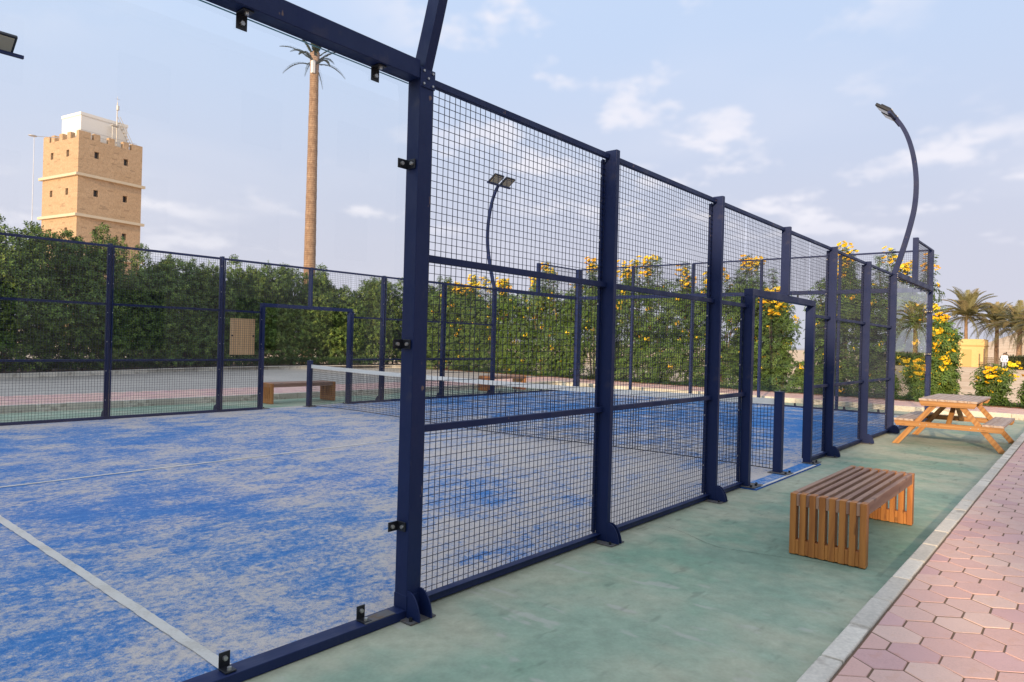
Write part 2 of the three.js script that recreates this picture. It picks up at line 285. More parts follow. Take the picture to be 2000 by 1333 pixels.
  for (let t = 0; t < 23; t += .5) part('kerbstone', rb(-12.1, -12.002 + RR(-.002, .002), -.05, PH + .008 + RR(-.002, .003), -(t + .5), -(t + .004), .008), M.kerb[Math.floor(rnd() * 3)], kl);
  // service road on the far side, with its own kerb and planting bed
  const road = struct('service_road', 'dusty pale road between the far paving and the dark hedge', 'road');
  const rg = new THREE.BufferGeometry(), rp = [], farEdge = [[-19.6, -20], [-19.9, 0], [-20.4, 7], [-21.3, 10], [-22.6, 14], [-23.0, 18], [-22.6, 23], [-20.5, 26.5]];
  for (let i = 0; i + 1 < farEdge.length; i++) { const [x0, s0] = farEdge[i], [x1, s1] = farEdge[i + 1], y = PH - .01; rp.push(-14.3, y, -s0, x1, y, -s1, x0, y, -s0, -14.3, y, -s0, -14.3, y, -s1, x1, y, -s1); }
  rg.setAttribute('position', new THREE.Float32BufferAttribute(rp, 3)); rg.computeVertexNormals(); part('surface', muv(rg), M.asphalt, road);
  const kf = struct('kerb', 'curving pale kerb at the foot of the dark hedge', 'kerb');
  const fc = new THREE.CatmullRomCurve3(farEdge.map(([x, s]) => new THREE.Vector3(x, 0, -s))), N = 90;
  for (let i = 0; i < N; i++) { const a = fc.getPointAt(i / N), b = fc.getPointAt((i + 1) / N); if (-a.z < 3) continue; const d = b.clone().sub(a), L = d.length(); const m = part('kerbstone', rb(-.13, .0, 0, PH + .13, -L / 2 + .006, L / 2 - .006, .012), M.kerb[i % 3], kf); m.position.set((a.x + b.x) / 2, 0, (a.z + b.z) / 2); m.rotation.y = Math.atan2(d.x, d.z) + Math.PI; m.scale.x = 1; }
  const bed = struct('planting_bed', 'dark soil under the hedge by the road', 'soil');
  const bg2 = new THREE.BufferGeometry(), bp = []; for (let i = 0; i + 1 < farEdge.length; i++) { const [x0, s0] = farEdge[i], [x1, s1] = farEdge[i + 1], y = PH + .10; bp.push(x0, y, -s0, x1, y, -s1, x0 - 3, y, -s0, x1, y, -s1, x1 - 3, y, -s1, x0 - 3, y, -s0); }
  bg2.setAttribute('position', new THREE.Float32BufferAttribute(bp, 3)); bg2.computeVertexNormals(); part('soil', muv(bg2), M.soil, bed);
  const bed2 = struct('planting_bed', 'soil strip under the yellow flowering hedge', 'soil'); part('soil', rb(-22, 7, -.02, PH + .02, -26.2, -24.02, 0), M.soil, bed2);
}
console.log('ground');

// ---------------------------------------------------------------- court enclosure
// fence frame: a = distance along, y up, o = outward
const nearB = { p: (a, y, o) => [o, y, -a] }, farB = { p: (a, y, o) => [-10 - o, y, -a] }, backB = { p: (a, y, o) => [-a, y, -20 - o] }, frontB = { p: (a, y, o) => [-a, y, o] };
function bb(B, a0, a1, y0, y1, o0, o1, r = .003) { const p = B.p(a0, y0, o0), q = B.p(a1, y1, o1); return rb(Math.min(p[0], q[0]), Math.max(p[0], q[0]), Math.min(p[1], q[1]), Math.max(p[1], q[1]), Math.min(p[2], q[2]), Math.max(p[2], q[2]), r); }
function wires(B, a0, a1, y0, y1, o = .004, step = .0446, w = .00155) {
  const pos = [], idx = []; const bar = (A0, A1, Y0, Y1, O) => { const k = pos.length / 3; const v = (a, y, oo) => pos.push(...B.p(a, y, oo)); for (const a of [A0, A1]) for (const y of [Y0, Y1]) for (const oo of [O - w, O + w]) v(a, y, oo); const f = (p, q, r, s) => idx.push(k + p, k + q, k + r, k + p, k + r, k + s); f(0, 1, 5, 4); f(2, 6, 7, 3); f(0, 2, 3, 1); f(4, 5, 7, 6); f(0, 4, 6, 2); f(1, 3, 7, 5); };
  const nv = Math.max(1, Math.round((a1 - a0) / step)), nh = Math.max(1, Math.round((y1 - y0) / step));
  for (let i = 1; i < nv; i++) { const a = a0 + (a1 - a0) * i / nv + (h2(i, Math.round(a0 * 10), 61) - .5) * .006; bar(a - w, a + w, y0, y1, o - w); }
  for (let j = 1; j < nh; j++) { const y = y0 + (y1 - y0) * j / nh + (h2(j, Math.round(a0 * 10), 62) - .5) * .004; bar(a0, a1, y - w, y + w, o + w); }
  const g = new THREE.BufferGeometry(); g.setAttribute('position', new THREE.Float32BufferAttribute(pos, 3)); g.setIndex(idx); const n = g.toNonIndexed(); n.computeVertexNormals(); return muv(n);
}
const finShape = (() => { const s = new THREE.Shape(); s.moveTo(0, 0); s.lineTo(.105, 0); s.lineTo(.105, .025); s.quadraticCurveTo(.09, .10, .045, .135); s.lineTo(.02, .145); s.lineTo(0, .145); s.closePath(); return s; })();
function fin(B, a, o) { const g = new THREE.ExtrudeGeometry(finShape, { depth: .008, bevelEnabled: false }); const p = g.attributes.position; for (let i = 0; i < p.count; i++) { const x = p.getX(i), y = p.getY(i), z = p.getZ(i); const q = B.p(a + z - .004, y + .012, o + x); p.setXYZ(i, q[0], q[1], q[2]); } g.computeVertexNormals(); return muv(g); }
function bolt(B, a, y, o, dir = 'y', r = .009, h = .016) { const d = dir === 'y' ? [0, h, 0] : dir === 'o' ? [0, 0, h] : [h, 0, 0]; return cyl(r, r * .9, B.p(a, y, o), B.p(a + d[0], y + d[1], o + d[2]), 6); }
function foot(B, post, a, w, D) {           // base plate, two rounded gussets, anchor bolts
  part('base_plate', bb(B, a - .09, a + .095, .002, .012, -.0, D + .085, .002), M.plate, post);
  part('gusset', fin(B, a - w / 2 + .006, D), M.navy, post); part('gusset', fin(B, a + w / 2 - .006, D), M.navy, post);
  for (const [da, oo] of [[-.065, .03], [-.065, D + .055], [.072, D + .055]]) part('anchor_bolt', bolt(B, a + da, .012, oo, 'y', .011, .02), M.black, post);
}
function postAt(B, root, a, { w = .05, D = .107, y0 = 0, y1 = 3.03, footed = true, name = 'post', y0o } = {}) {
  const p = part(name, bb(B, a - w / 2, a + w / 2, y0 + (footed ? .012 : 0), y1, .0, D, .005), M.navy, root);
  if (footed) foot(B, p, a, w, D);
  return p;
}
function bay(B, root, a0, a1, { ys = [.05, 1.03, 2.0, 3.0], l = .025, r = .025, lu = 9, ru = 9 } = {}) {   // rails, frame uprights and wire mesh between two posts
  const A0 = a0 + l, A1 = a1 - r, top = ys[ys.length - 1], bot = ys[0];
  for (const y of ys) {
    if (y === bot && bot < .1) part('bottom_rail', join([bb(B, A0 + .001, A1 - .001, .013, .06, -.004, .032, .002), bb(B, A0 + .001, A1 - .001, .060, .064, -.002, .052, 0)]), M.navy, root);
    else part('rail', bb(B, A0 + .001, A1 - .001, y - .021, y + .019, .010, .046, .003), M.navy, root);
  }
  for (const [e0, e1, lim] of [[A0, A0 + .03, lu], [A1 - .03, A1, ru]]) {
    const ut = Math.min(top - .022, lim);
    const u = part('panel_upright', join([bb(B, e0 + .0006, e1 - .0006, bot + .016, ut, -.0045, .0015, 0), bb(B, e0 === A0 ? e0 + .0006 : e1 - .0066, e0 === A0 ? e0 + .0066 : e1 - .0006, bot + .016, ut, -.034, -.005, 0)]), M.navy, root);
    for (let y = .35; y < ut; y += .5) if (y > bot + .1) part('bolt', bolt(B, e0 === A0 ? e0 + .0066 : e1 - .0066, y, -.02, 'a', .009, e0 === A0 ? .012 : -.012), M.steel, u);
  }
  part('wire_mesh', wires(B, A0 + .001, A1 - .001, bot, top - .01, .004), M.wire, root);
}
function clampV(B, root, a, y, sgn) {     // bracket from post to glass edge: glass leg and post leg
  const c = part('glass_clamp', join([bb(B, a - sgn * .075, a - sgn * .004, y - .026, y + .026, .018, .024, .002), bb(B, a - sgn * .011, a - sgn * .004, y - .026, y + .026, .022, .085, .002)]), M.black, root);
  part('bolt', bolt(B, a - sgn * .05, y, .024, 'o', .012, .012), M.steel, c); part('bolt', bolt(B, a - sgn * .011, y, .065, 'a', .011, -sgn * .012), M.steel, c);
}
function clampH(B, root, a, y, sgn) {     // bracket from beam (sgn +1: beam above) or sill (-1) to glass edge
  const c = part('glass_clamp', join([bb(B, a - .026, a + .026, y - sgn * .075, y - sgn * .002, .018, .024, .002), bb(B, a - .026, a + .026, y - sgn * .009, y - sgn * .002, .022, .085, .002)]), M.black, root);
  part('bolt', bolt(B, a, y - sgn * .048, .024, 'o', .012, .012), M.steel, c); part('bolt', cyl(.011, .01, B.p(a, y - sgn * .009, .066), B.p(a, y - sgn * .022, .066), 6), M.steel, c);
}
function glassRun(B, root, a0, a1, { top = 2.965, posts = [] } = {}) {     // sill, beam and panes of glass up to 3 m
  part('sill', bb(B, a0, a1, .003, .052, -.0, .1, .004), M.navy, root);
  part('beam', bb(B, a0, a1, top, 3.066, -.0, .1, .004), M.navy, root);
  for (const e of [a0 + .17, a1 - .17]) part('sill_plate', bb(B, e - .1, e + .1, .0525, .0575, .022, .096, .001), M.plate, root);
  const n = Math.round((a1 - a0) / 2), L = (a1 - a0) / n;
  for (let i = 0; i < n; i++) {
    const b0 = a0 + i * L + .006, b1 = a0 + (i + 1) * L - .006;
    const q = (a, y) => B.p(a, y, .010), pg = new THREE.BufferGeometry(); pg.setAttribute('position', new THREE.Float32BufferAttribute([...q(b0, .062), ...q(b1, .062), ...q(b1, top - .012), ...q(b0, .062), ...q(b1, top - .012), ...q(b0, top - .012)], 3)); pg.computeVertexNormals();
    const pn = part('glass_pane', muv(pg), M.glass, root);
    part('glass_edge', bb(B, b0, b1, top - .0118, top - .0105, .004, .016, 0), M.glassEdge, pn);
    for (const t of [.5, b1 - b0 - .24, (b1 - b0) / 2 + .2]) { if (t === (b1 - b0) / 2 + .2) continue; clampH(B, root, b0 + (t === .5 ? .95 : t), top, 1); clampH(B, root, b0 + (t === .5 ? .95 : t), .052, -1); }
    clampH(B, root, b0 + .24, top, 1); clampH(B, root, b0 + .24, .052, -1);
  }
}
function plateAt(B, root, a, o) { const p = part('joint_plate', bb(B, a - .052, a + .056, 2.925, 3.03, o, o + .006, .002), M.navy, root); for (const [da, dy] of [[-.03, -.035], [.036, -.035], [.002, 0], [-.03, .035], [.036, .035]]) part('bolt', bolt(B, a + da, 2.9775 + dy, o + .006, 'o', .0075, .007), M.steel, p); }
function sideFence(B, label, label2) {
  const base = B.p(10, 0, 0); const R = thing('court_fence', label, 'fence');
  // lamp posts' stubs are thicker
  for (const a of [4, 16]) { const p = postAt(B, R, a, { w: .1, D: .1, y1: 2.99 }); plateAt(B, R, a, .1); part('collar', bb(B, a - .053, a + .053, .05, .13, -.002, .103, .003), M.navy, p); }
  for (const a of [6, 8, 12, 14]) postAt(B, R, a, { y1: a === 12 || a === 14 ? 3.03 : 3.045 });
  for (const a of [8.88, 11.05]) { const p = postAt(B, R, a, { w: .075, D: .1, y1: 2.115, footed: false, name: 'gate_post', y0: .012 }); part('base_plate', bb(B, a - .07, a + .2, .0205, .028, .0, .18, .002), M.plate, p); for (const [da, oo] of [[-.05, .14], [.06, .15], [.13, .13]]) part('anchor_bolt', bolt(B, a + da, .028, oo, 'y', .014, .024), M.black, p); }
  part('gate_lintel', bb(B, 8.8425, 11.0875, 2.1155, 2.19, .0, .1, .004), M.navy, R);
  postAt(B, R, 10, { y0: 2.1905, footed: false, name: 'short_post' });
  bay(B, R, 4, 6, { l: .05 }); bay(B, R, 6, 8); bay(B, R, 8, 8.88, { r: .0375, ru: 2.1 }); bay(B, R, 11.05, 12, { l: .0375, lu: 2.1 }); bay(B, R, 12, 14); bay(B, R, 14, 16, { r: .05 });
  // mesh over the gate
  for (const [a0, a1] of [[8.02, 10], [10, 11.98]]) {
    const A0 = a0 === 10 ? 10.026 : 8.843 , A1 = a1 === 10 ? 9.974 : 11.087;
    part('rail', bb(B, A0, A1, 2.979, 3.019, .010, .046, .003), M.navy, R); part('wire_mesh', wires(B, A0, A1, 2.2, 2.99, .004), M.wire, R);
  }
  glassRun(B, R, .055, 3.949); glassRun(B, R, 16.051, 19.945);
  for (const y of [.505, 1.508, 2.5]) { clampV(B, R, 3.949, y, 1); clampV(B, R, 16.051, y, -1); clampV(B, R, 19.945, y, 1); }
  // raised mesh corners
  for (const [a0, a1, pa] of [[18.05, 20, 18], [0, 1.95, 2]]) {
    part('short_post', bb(B, pa - .05, pa + .05, 3.067, 3.96, 0, .1, .005), M.navy, R);
    part('rail', bb(B, a0 + (a0 ? 0 : .055), a1 - (a0 ? .055 : 0), 3.92, 3.96, .01, .05, .003), M.navy, R);
    part('wire_mesh', wires(B, a0 + (a0 ? 0 : .055), a1 - (a0 ? .055 : 0), 3.07, 3.93, .004), M.wire, R);
  }
  return R;
}
sideFence(nearB, 'nearest navy mesh fence of the court, running from the glass pane to the picnic table', '');
sideFence(farB, 'navy mesh fence on the far side of the court, in front of the dark hedge', '');
function endWall(B, label) {
  const R = thing('glass_wall', label, 'glass wall');
  for (let i = 0; i <= 5; i++) {
    const a = i * 2, w = i % 5 ? .06 : .1;
    const p = part('post', bb(B, a - w / 2, a + w / 2, .012, 3.96, .105, .205, .005), M.navy, R);
    if (i % 5) part('base_plate', bb(B, a - .09, a + .09, .002, .012, .06, .28, .002), M.plate, p);
    else part('corner_post', bb(B, a - .05, a + .05, .014, 3.96, .0, .1, .005), M.navy, R);
  }
  for (let i = 0; i < 5; i++) {
    const a0 = i * 2 + .05, a1 = i * 2 + 1.95;
    part('rail', bb(B, a0, a1, 3.92, 3.96, .01, .05, .003), M.navy, R); part('wire_mesh', wires(B, a0, a1, 3.07, 3.93, .004), M.wire, R);
  }
  glassRun(B, R, .055, 9.945); return R;
}
endWall(backB, 'glass end wall with mesh top in front of the yellow flowering hedge');
console.log('fences');

// ---------------------------------------------------------------- floodlights
function floodlight(B, a, label, dy = 0, half = .48) {
  const R = thing('floodlight', label, 'floodlight', [0, 0, 0], 0, 'curved floodlights on the court corners');
  const pts = [[.05, 3.0], [.17, 3.394], [.30, 3.911], [.365, 4.285], [.375, 4.76], [.31, 5.247], [.2, 5.62], [.08, 5.86], [.0, 5.97]];
  const cv = new THREE.CatmullRomCurve3(pts.map(([o, y]) => new THREE.Vector3(o, y, 0))), N = 40, hw = .03, hd = .046;
  const pos = [], ring = []; for (let i = 0; i <= N; i++) { const p = cv.getPointAt(i / N), t = cv.getTangentAt(i / N), nx = t.y, ny = -t.x, k = 1 - .25 * i / N; ring.push([[p.x - nx * hd * k, p.y - ny * hd * k, -hw], [p.x + nx * hd * k, p.y + ny * hd * k, -hw], [p.x + nx * hd * k, p.y + ny * hd * k, hw], [p.x - nx * hd * k, p.y - ny * hd * k, hw]]); }
  const W = q => B.p(a + q[2], q[1], q[0]); for (let i = 0; i < N; i++) for (let k = 0; k < 4; k++) { const A = W(ring[i][k]), Bq = W(ring[i][(k + 1) % 4]), Cq = W(ring[i + 1][(k + 1) % 4]), D = W(ring[i + 1][k]); pos.push(...A, ...Bq, ...Cq, ...A, ...Cq, ...D); }
  const g = new THREE.BufferGeometry(); g.setAttribute('position', new THREE.Float32BufferAttribute(pos, 3)); g.computeVertexNormals(); part('curved_arm', muv(g), M.navy, R);
  part('crossbar', bb(B, a - half, a + half, 5.93, 5.98, -.035, .02, .004), M.navy, R);
  for (const d of [-half / 2, half / 2]) {
    // tilted lamp housing: local box turned about the fence direction
    const mk = (w, h, t, oy, oo) => { const b = new RoundedBoxGeometry(t, h, w, 1, .012); b.translate(oo, oy, 0); b.rotateZ(.95); const p = b.attributes.position; for (let i = 0; i < p.count; i++) { const q = B.p(a + d + p.getZ(i), 6.075 + p.getY(i), -.115 + p.getX(i)); p.setXYZ(i, q[0], q[1], q[2]); } const f = b.index ? b.toNonIndexed() : b; f.computeVertexNormals(); return muv(f); };
    const h = part('lamp_housing', mk(.38, .33, .055, 0, 0), M.black, R);
    part('lamp_glass', mk(.31, .26, .008, 0, -.029), M.lampGlass, h);
    part('heat_sink', mk(.24, .2, .03, 0, .042), M.black, h);
    part('bracket', bb(B, a + d - .012, a + d + .012, 5.975, 6.08, -.02, .0, .002), M.steel, h);
  }
  if (dy) for (const c of R.children) { if (c.name === 'curved_arm') c.scale.y = 1 + dy / 6; else c.position.y += dy; }
  return R;
}
floodlight(nearB, 4, 'curved navy floodlight arm rising from the nearest thick fence post');
floodlight(nearB, 16, 'tall curved navy floodlight beside the far right glass corner');
floodlight(farB, 16, 'twin floodlight on a curved pole seen through the near mesh');
floodlight(farB, 4, 'floodlight whose lamps show at the left edge above the tower', -.16, .66);

// ---------------------------------------------------------------- net
{
  const R = thing('net', 'low black court net with white top band across the middle', 'net', [0, 0, 0]);
  for (const x of [-10.0, .02]) {
    const p = part('net_post', rb(x - .05, x + .05, .02, 1.0, -10.045, -9.955, .006), M.navy, R);
    part('cap', rb(x - .053, x + .053, 1.0005, 1.012, -10.048, -9.952, .002), M.navy, p); part('hook', cyl(.008, .008, [x, 1.01, -10], [x, 1.035, -10], 6), M.steel, p);
    part('base_plate', rb(x - .09, x + .16, .0205, .028, -10.1, -9.9, .002), M.plate, p);
    for (const [dx, dz] of [[.12, -.07], [.12, .07], [-.07, -.07]]) part('anchor_bolt', cyl(.014, .013, [x + dx, .028, -10 + dz], [x + dx, .05, -10 + dz], 6), M.black, p);
  }
  const top = t => .925 - .045 * (1 - Math.pow(2 * t - 1, 2)), X0 = -9.945, X1 = -.035, L = X1 - X0;
  const n = 60, pos = []; const quad = (a, b, c, d) => pos.push(...a, ...b, ...c, ...a, ...c, ...d);
  for (const z of [-10.006, -9.994]) for (let i = 0; i < n; i++) { const t0 = i / n, t1 = (i + 1) / n, x0 = X0 + L * t0, x1 = X0 + L * t1, w0 = .004 * Math.sin(t0 * 40), w1 = .004 * Math.sin(t1 * 40); const A = [x0, top(t0) - .075, z + w0], B2 = [x1, top(t1) - .075, z + w1], C2 = [x1, top(t1), z + w1], D = [x0, top(t0), z + w0]; z > -10 ? quad(A, B2, C2, D) : quad(B2, A, D, C2); if (z > -10) { quad(D, C2, [x1, top(t1), -10.006 + w1], [x0, top(t0), -10.006 + w0]); } }
  let g = new THREE.BufferGeometry(); g.setAttribute('position', new THREE.Float32BufferAttribute(pos, 3)); g.computeVertexNormals(); part('top_band', muv(g), M.white, R);
  const gs = []; const w = .0023;
  for (let i = 0; i <= 230; i++) { const t = i / 230, x = X0 + L * t; gs.push(rb(x - w, x + w, .05 + .02 * Math.sin(t * 9), top(t) - .07, -10 - w, -10 + w, 0)); }
  for (let j = 0; j < 19; j++) { const f = j / 18.6; for (let i = 0; i < 40; i++) { const t0 = i / 40, t1 = (i + 1) / 40; const y0 = mix(.05 + .02 * Math.sin(t0 * 9), top(t0) - .07, f), y1 = mix(.05 + .02 * Math.sin(t1 * 9), top(t1) - .07, f), r = j ? w : .006; gs.push(cyl(r, r, [X0 + L * t0, y0, -10 + w], [X0 + L * t1, y1, -10 + w], 4)); } }
  part('netting', join(gs), M.cord, R);
}

// ---------------------------------------------------------------- benches
function makeBench(label) {
  const R = thing('slatted_bench', label, 'bench', [1.49, 0, -7.595], 0, 'slatted benches round the court');
  const W = .525, Lh = .855, n = 8, t = .044, pitch = (W - t) / (n - 1), H = .462, d = .075;
  const alongZ = g => { const uv = g.attributes.uv, p = g.attributes.position; for (let i = 0; i < uv.count; i++) uv.setXY(i, (p.getX(i) + p.getY(i)) * 1.1, p.getZ(i) * .9); return g; };
  const alongY = (g, k) => { const uv = g.attributes.uv, p = g.attributes.position; for (let i = 0; i < uv.count; i++) uv.setXY(i, (p.getX(i) + p.getZ(i)) * 1.1 + k, p.getY(i) * .9 + k); return g; };
  for (let i = 0; i < n; i++) {
    const x = -W / 2 + t / 2 + i * pitch;
    part('slat', alongZ(rb(x - .019, x + .019, H - .09, H - RR(0, .003), -Lh + d + .001, Lh - d - .001, .004)), M.woodTop, R);
    for (const e of [-1, 1]) {
      part('leg', alongY(rb(x - t / 2, x + t / 2, .006, H - RR(0, .003), e * (Lh - d), e * Lh, .004), i * .13), M.woodOrange, R);
      if (i < n - 1) { const a = x + t / 2 + .0006, b = x + pitch - t / 2 - .0006; part('spacer', alongY(rb(a, b, H - .095, H - .006, e * (Lh - d + .001), e * (Lh - .004), .003), i * .2), M.woodTop, R); part('spacer', alongY(rb(a, b, .010, .115, e * (Lh - d + .001), e * (Lh - .003), .003), i * .17), M.woodOrange, R); }
    }
  }
  return R;
}
const bench = makeBench('slatted wooden bench on the green apron nearest the pink paving');
dup(bench, [-11.24, 0, -10.52], 0, 'slatted wooden bench beyond the far gate opening, in front of the road');
dup(bench, [-11.25, 0, -17.85], 0, 'slatted wooden bench in the back left corner, below the flowering hedge');

// ---------------------------------------------------------------- picnic table
{
  const R = thing('picnic_table', 'orange wooden picnic table with attached seats by the far right glass corner', 'picnic table', [1.177, 0, -15.3]);
  const X = 1.177, Z0 = -14.4, Z1 = -16.3; const L = g => { g.translate(-X, 0, 15.3); return g; };
  const uvZ = g => { const uv = g.attributes.uv, p = g.attributes.position; for (let i = 0; i < uv.count; i++) uv.setXY(i, p.getX(i) * 1.3 + p.getY(i), p.getZ(i) * .6); return g; };
  const uvX = g => { const uv = g.attributes.uv, p = g.attributes.position; for (let i = 0; i < uv.count; i++) uv.setXY(i, p.getY(i) * 2.2 + p.getZ(i), p.getX(i) * .9); return g; };
  for (let i = 0; i < 6; i++) { const w = .81 / 6, x = .772 + i * w; part('tabletop_plank', uvZ(L(rb(x + .002, x + w - .002, .752, .785 + RR(-.001, .001), Z1, Z0 + RR(-.006, .006), .004))), M.woodGrey, R); }
  for (const [x0] of [[.42], [1.648]]) for (let i = 0; i < 2; i++) part('seat_plank', uvZ(L(rb(x0 + i * .145, x0 + .141 + i * .145, .402, .434, Z1, Z0 + RR(-.006, .006), .004))), M.woodGrey, R);
  const beam = (x0, x1, y0, y1, z, t) => { const g = new THREE.Shape(); const c = .05; g.moveTo(x0 + c * .6, y0); g.lineTo(x1 - c * .6, y0); g.lineTo(x1, y0 + c); g.lineTo(x1, y1); g.lineTo(x0, y1); g.lineTo(x0, y0 + c); g.closePath(); const e = new THREE.ExtrudeGeometry(g, { depth: t - .006, bevelEnabled: true, bevelThickness: .003, bevelSize: .003, bevelOffset: -.003, bevelSegments: 1 }); e.translate(0, 0, z); return uvX(muv(L(e))); };
  const leg = (x0, x1, z, t, h) => { const hw = .05, s = new THREE.Shape(); s.moveTo(x0 - hw, 0.004); s.lineTo(x0 + hw * 1.1, 0.004); s.lineTo(x1 + hw, h); s.lineTo(x1 - hw, h); s.closePath(); const e = new THREE.ExtrudeGeometry(s, { depth: t - .006, bevelEnabled: true, bevelThickness: .003, bevelSize: .003, bevelOffset: -.003, bevelSegments: 1 }); e.translate(0, 0, z); const m = muv(L(e)), uv = m.attributes.uv, p = m.attributes.position; for (let i = 0; i < uv.count; i++) uv.setXY(i, p.getX(i) * 1.4 - p.getY(i), p.getY(i) * .9); return m; };
  for (const [zf, sg] of [[-14.44, 1], [-16.19, -1]]) {
    part('table_cleat', beam(.785, 1.57, .668, .751, zf + (sg > 0 ? -.005 : -.04), .045), M.woodBright, R);
    const sb = part('seat_beam', beam(.425, 1.932, .316, .4005, zf + (sg > 0 ? -.005 : -.04), .045), M.woodBright, R);
    for (const x of [.80, .90, 1.5, 1.6]) part('bolt', cyl(.009, .009, [x - X, .36, zf + 15.3 + (sg > 0 ? .04 : -.04)], [x - X, .36, zf + 15.3 + (sg > 0 ? .046 : -.046)], 6), M.steel, sb);
    part('leg', leg(.435, 1.04, zf + (sg > 0 ? -.052 : .006), .045, .75), M.woodBright, R); part('leg', leg(1.92, 1.315, zf + (sg > 0 ? -.052 : .006), .045, .75), M.woodBright, R);
  }
  for (const [z0, z1] of [[-14.53, -15.25], [-16.1, -15.36]]) { const g = new THREE.BoxGeometry(.07, .86, .04); const a = Math.atan2(z1 - z0, .70 - .36); g.rotateX(a); g.translate(X, .53, (z0 + z1) / 2); part('brace', muv(L(g)), M.woodBright, R); }
  part('centre_cleat', uvX(L(rb(.80, 1.56, .69, .751, -15.33, -15.28, .003))), M.woodBright, R);
}

// ---------------------------------------------------------------- notice board on the far fence
{
  const R = thing('notice_board', 'plain tan board hung on the far fence left of the gate opening', 'board', [-10.12, 1.13, -8.5]);
  part('panel', rb(-.01, .01, 0, .725, -.26, .26, .003), M.signTan, R);
  for (const z of [-.225, .225]) part('fixing', cyl(.02, .02, [.01, .38, z], [.016, .38, z], 8), M.black, R);
}
console.log('furniture');

// ---------------------------------------------------------------- foliage
const leafMat = (c, t = .25) => new THREE.MeshPhysicalMaterial({ color: C(...c), roughness: .62, side: THREE.DoubleSide, transmission: 0, thickness: 0 });
function leafGeo(leaves) {       // leaves: [base xyz, dir xyz, up xyz, length, width]
  const pos = [];
  for (const [b, d, u, L, w] of leaves) {
    const D = new THREE.Vector3(...d).normalize(), U = new THREE.Vector3(...u).normalize(), S = new THREE.Vector3().crossVectors(D, U).normalize(), N = new THREE.Vector3().crossVectors(S, D);
    const B = new THREE.Vector3(...b), T = B.clone().addScaledVector(D, L).addScaledVector(N, -L * .18), m = B.clone().addScaledVector(D, L * .45).addScaledVector(N, L * .05);
    const l = m.clone().addScaledVector(S, -w / 2).addScaledVector(N, w * .18), r = m.clone().addScaledVector(S, w / 2).addScaledVector(N, w * .18);
    for (const v of [B, l, m, l, T, m, B, m, r, m, T, r]) pos.push(v.x, v.y, v.z);
  }
  const g = new THREE.BufferGeometry(); g.setAttribute('position', new THREE.Float32BufferAttribute(pos, 3)); g.computeVertexNormals(); return muv(g);
}
const sprig = (n, L, w, sp) => { const a = []; for (let i = 0; i < n; i++) { const t = i / n, an = i * 2.4; a.push([[0, t * sp, 0], [Math.cos(an), .55 + .5 * t, Math.sin(an)], [0, 1, 0], L * (1 - .3 * t), w]); } return leafGeo(a); };
const pinnate = (n, L, w, sp) => { const a = []; for (let i = 0; i < n; i++) { const t = (i + 1) / n, y = -.25 * t * t * sp; for (const s of [-1, 1]) a.push([[0, y, t * sp], [s, -.18, .75], [0, 1, 0], L * (1 - .25 * t), w]); } a.push([[0, -.25 * sp, sp], [0, -.3, 1], [0, 1, 0], L, w]); return leafGeo(a); };
const G_ficus = sprig(6, .105, .042, .12), G_tecoma = pinnate(3, .10, .034, .17), G_flowers = (() => {
  const a = []; const r = mulberry(77); for (let i = 0; i < 11; i++) { const th = r() * 6.28, ph = Math.acos(2 * r() - 1) * .75; const d = [Math.sin(ph) * Math.cos(th), Math.cos(ph), Math.sin(ph) * Math.sin(th)], c = d.map(x => x * .085); for (let k = 0; k < 5; k++) { const an = k * 1.2566 + r(); const sx = [Math.cos(an), .35, Math.sin(an)]; a.push([c, [d[0] * .55 + sx[0] * .75, d[1] * .55 + sx[1] * .3, d[2] * .55 + sx[2] * .75], d, .048, .038]); } } return leafGeo(a);
})();
const T = new THREE.Object3D(), colr = new THREE.Color();
function scatter(name, geo, mat, list, tones, parent, kind) {    // list: {p, dir, s}
  const im = new THREE.InstancedMesh(geo, mat, list.length); im.name = name; shade(im); im.userData.kind = 'stuff';
  const up = new THREE.Vector3(0, 1, 0), d = new THREE.Vector3(), q = new THREE.Quaternion(), q2 = new THREE.Quaternion(), m = new THREE.Matrix4();
  list.forEach((e, i) => { d.set(...e.d).normalize(); q.setFromUnitVectors(up, d); q2.setFromAxisAngle(up, rnd() * 6.283); q.multiply(q2); m.compose(new THREE.Vector3(...e.p), q, new THREE.Vector3(e.s, e.s, e.s)); im.setMatrixAt(i, m); const a = tones[Math.floor(rnd() * tones.length)], k = RR(.72, 1.28); colr.setRGB(a[0] * k, a[1] * k, a[2] * k); im.setColorAt(i, colr); });
  parent.add(im); return im;
}
const M_leaf = new THREE.MeshPhysicalMaterial({ color: 0xffffff, roughness: .6, side: THREE.DoubleSide });
const M_petal = new THREE.MeshPhysicalMaterial({ color: 0xffffff, roughness: .7, side: THREE.DoubleSide });
const M_bark = std({ map: rep(colorTex(256, 256, (u, v) => { const a = fbm(u, v, 20, 5, 4, 700); return mix3([.10, .07, .045], [.24, .17, .12], a); }), 2), roughness: .95, bumpMap: rep(grain, 4), bumpScale: .01 });
const rsph = () => { let x, y, z, l; do { x = RR(-1, 1); y = RR(-1, 1); z = RR(-1, 1); l = x * x + y * y + z * z; } while (l > 1 || l < .01); l = Math.sqrt(l); return [x / l, y / l, z / l]; };
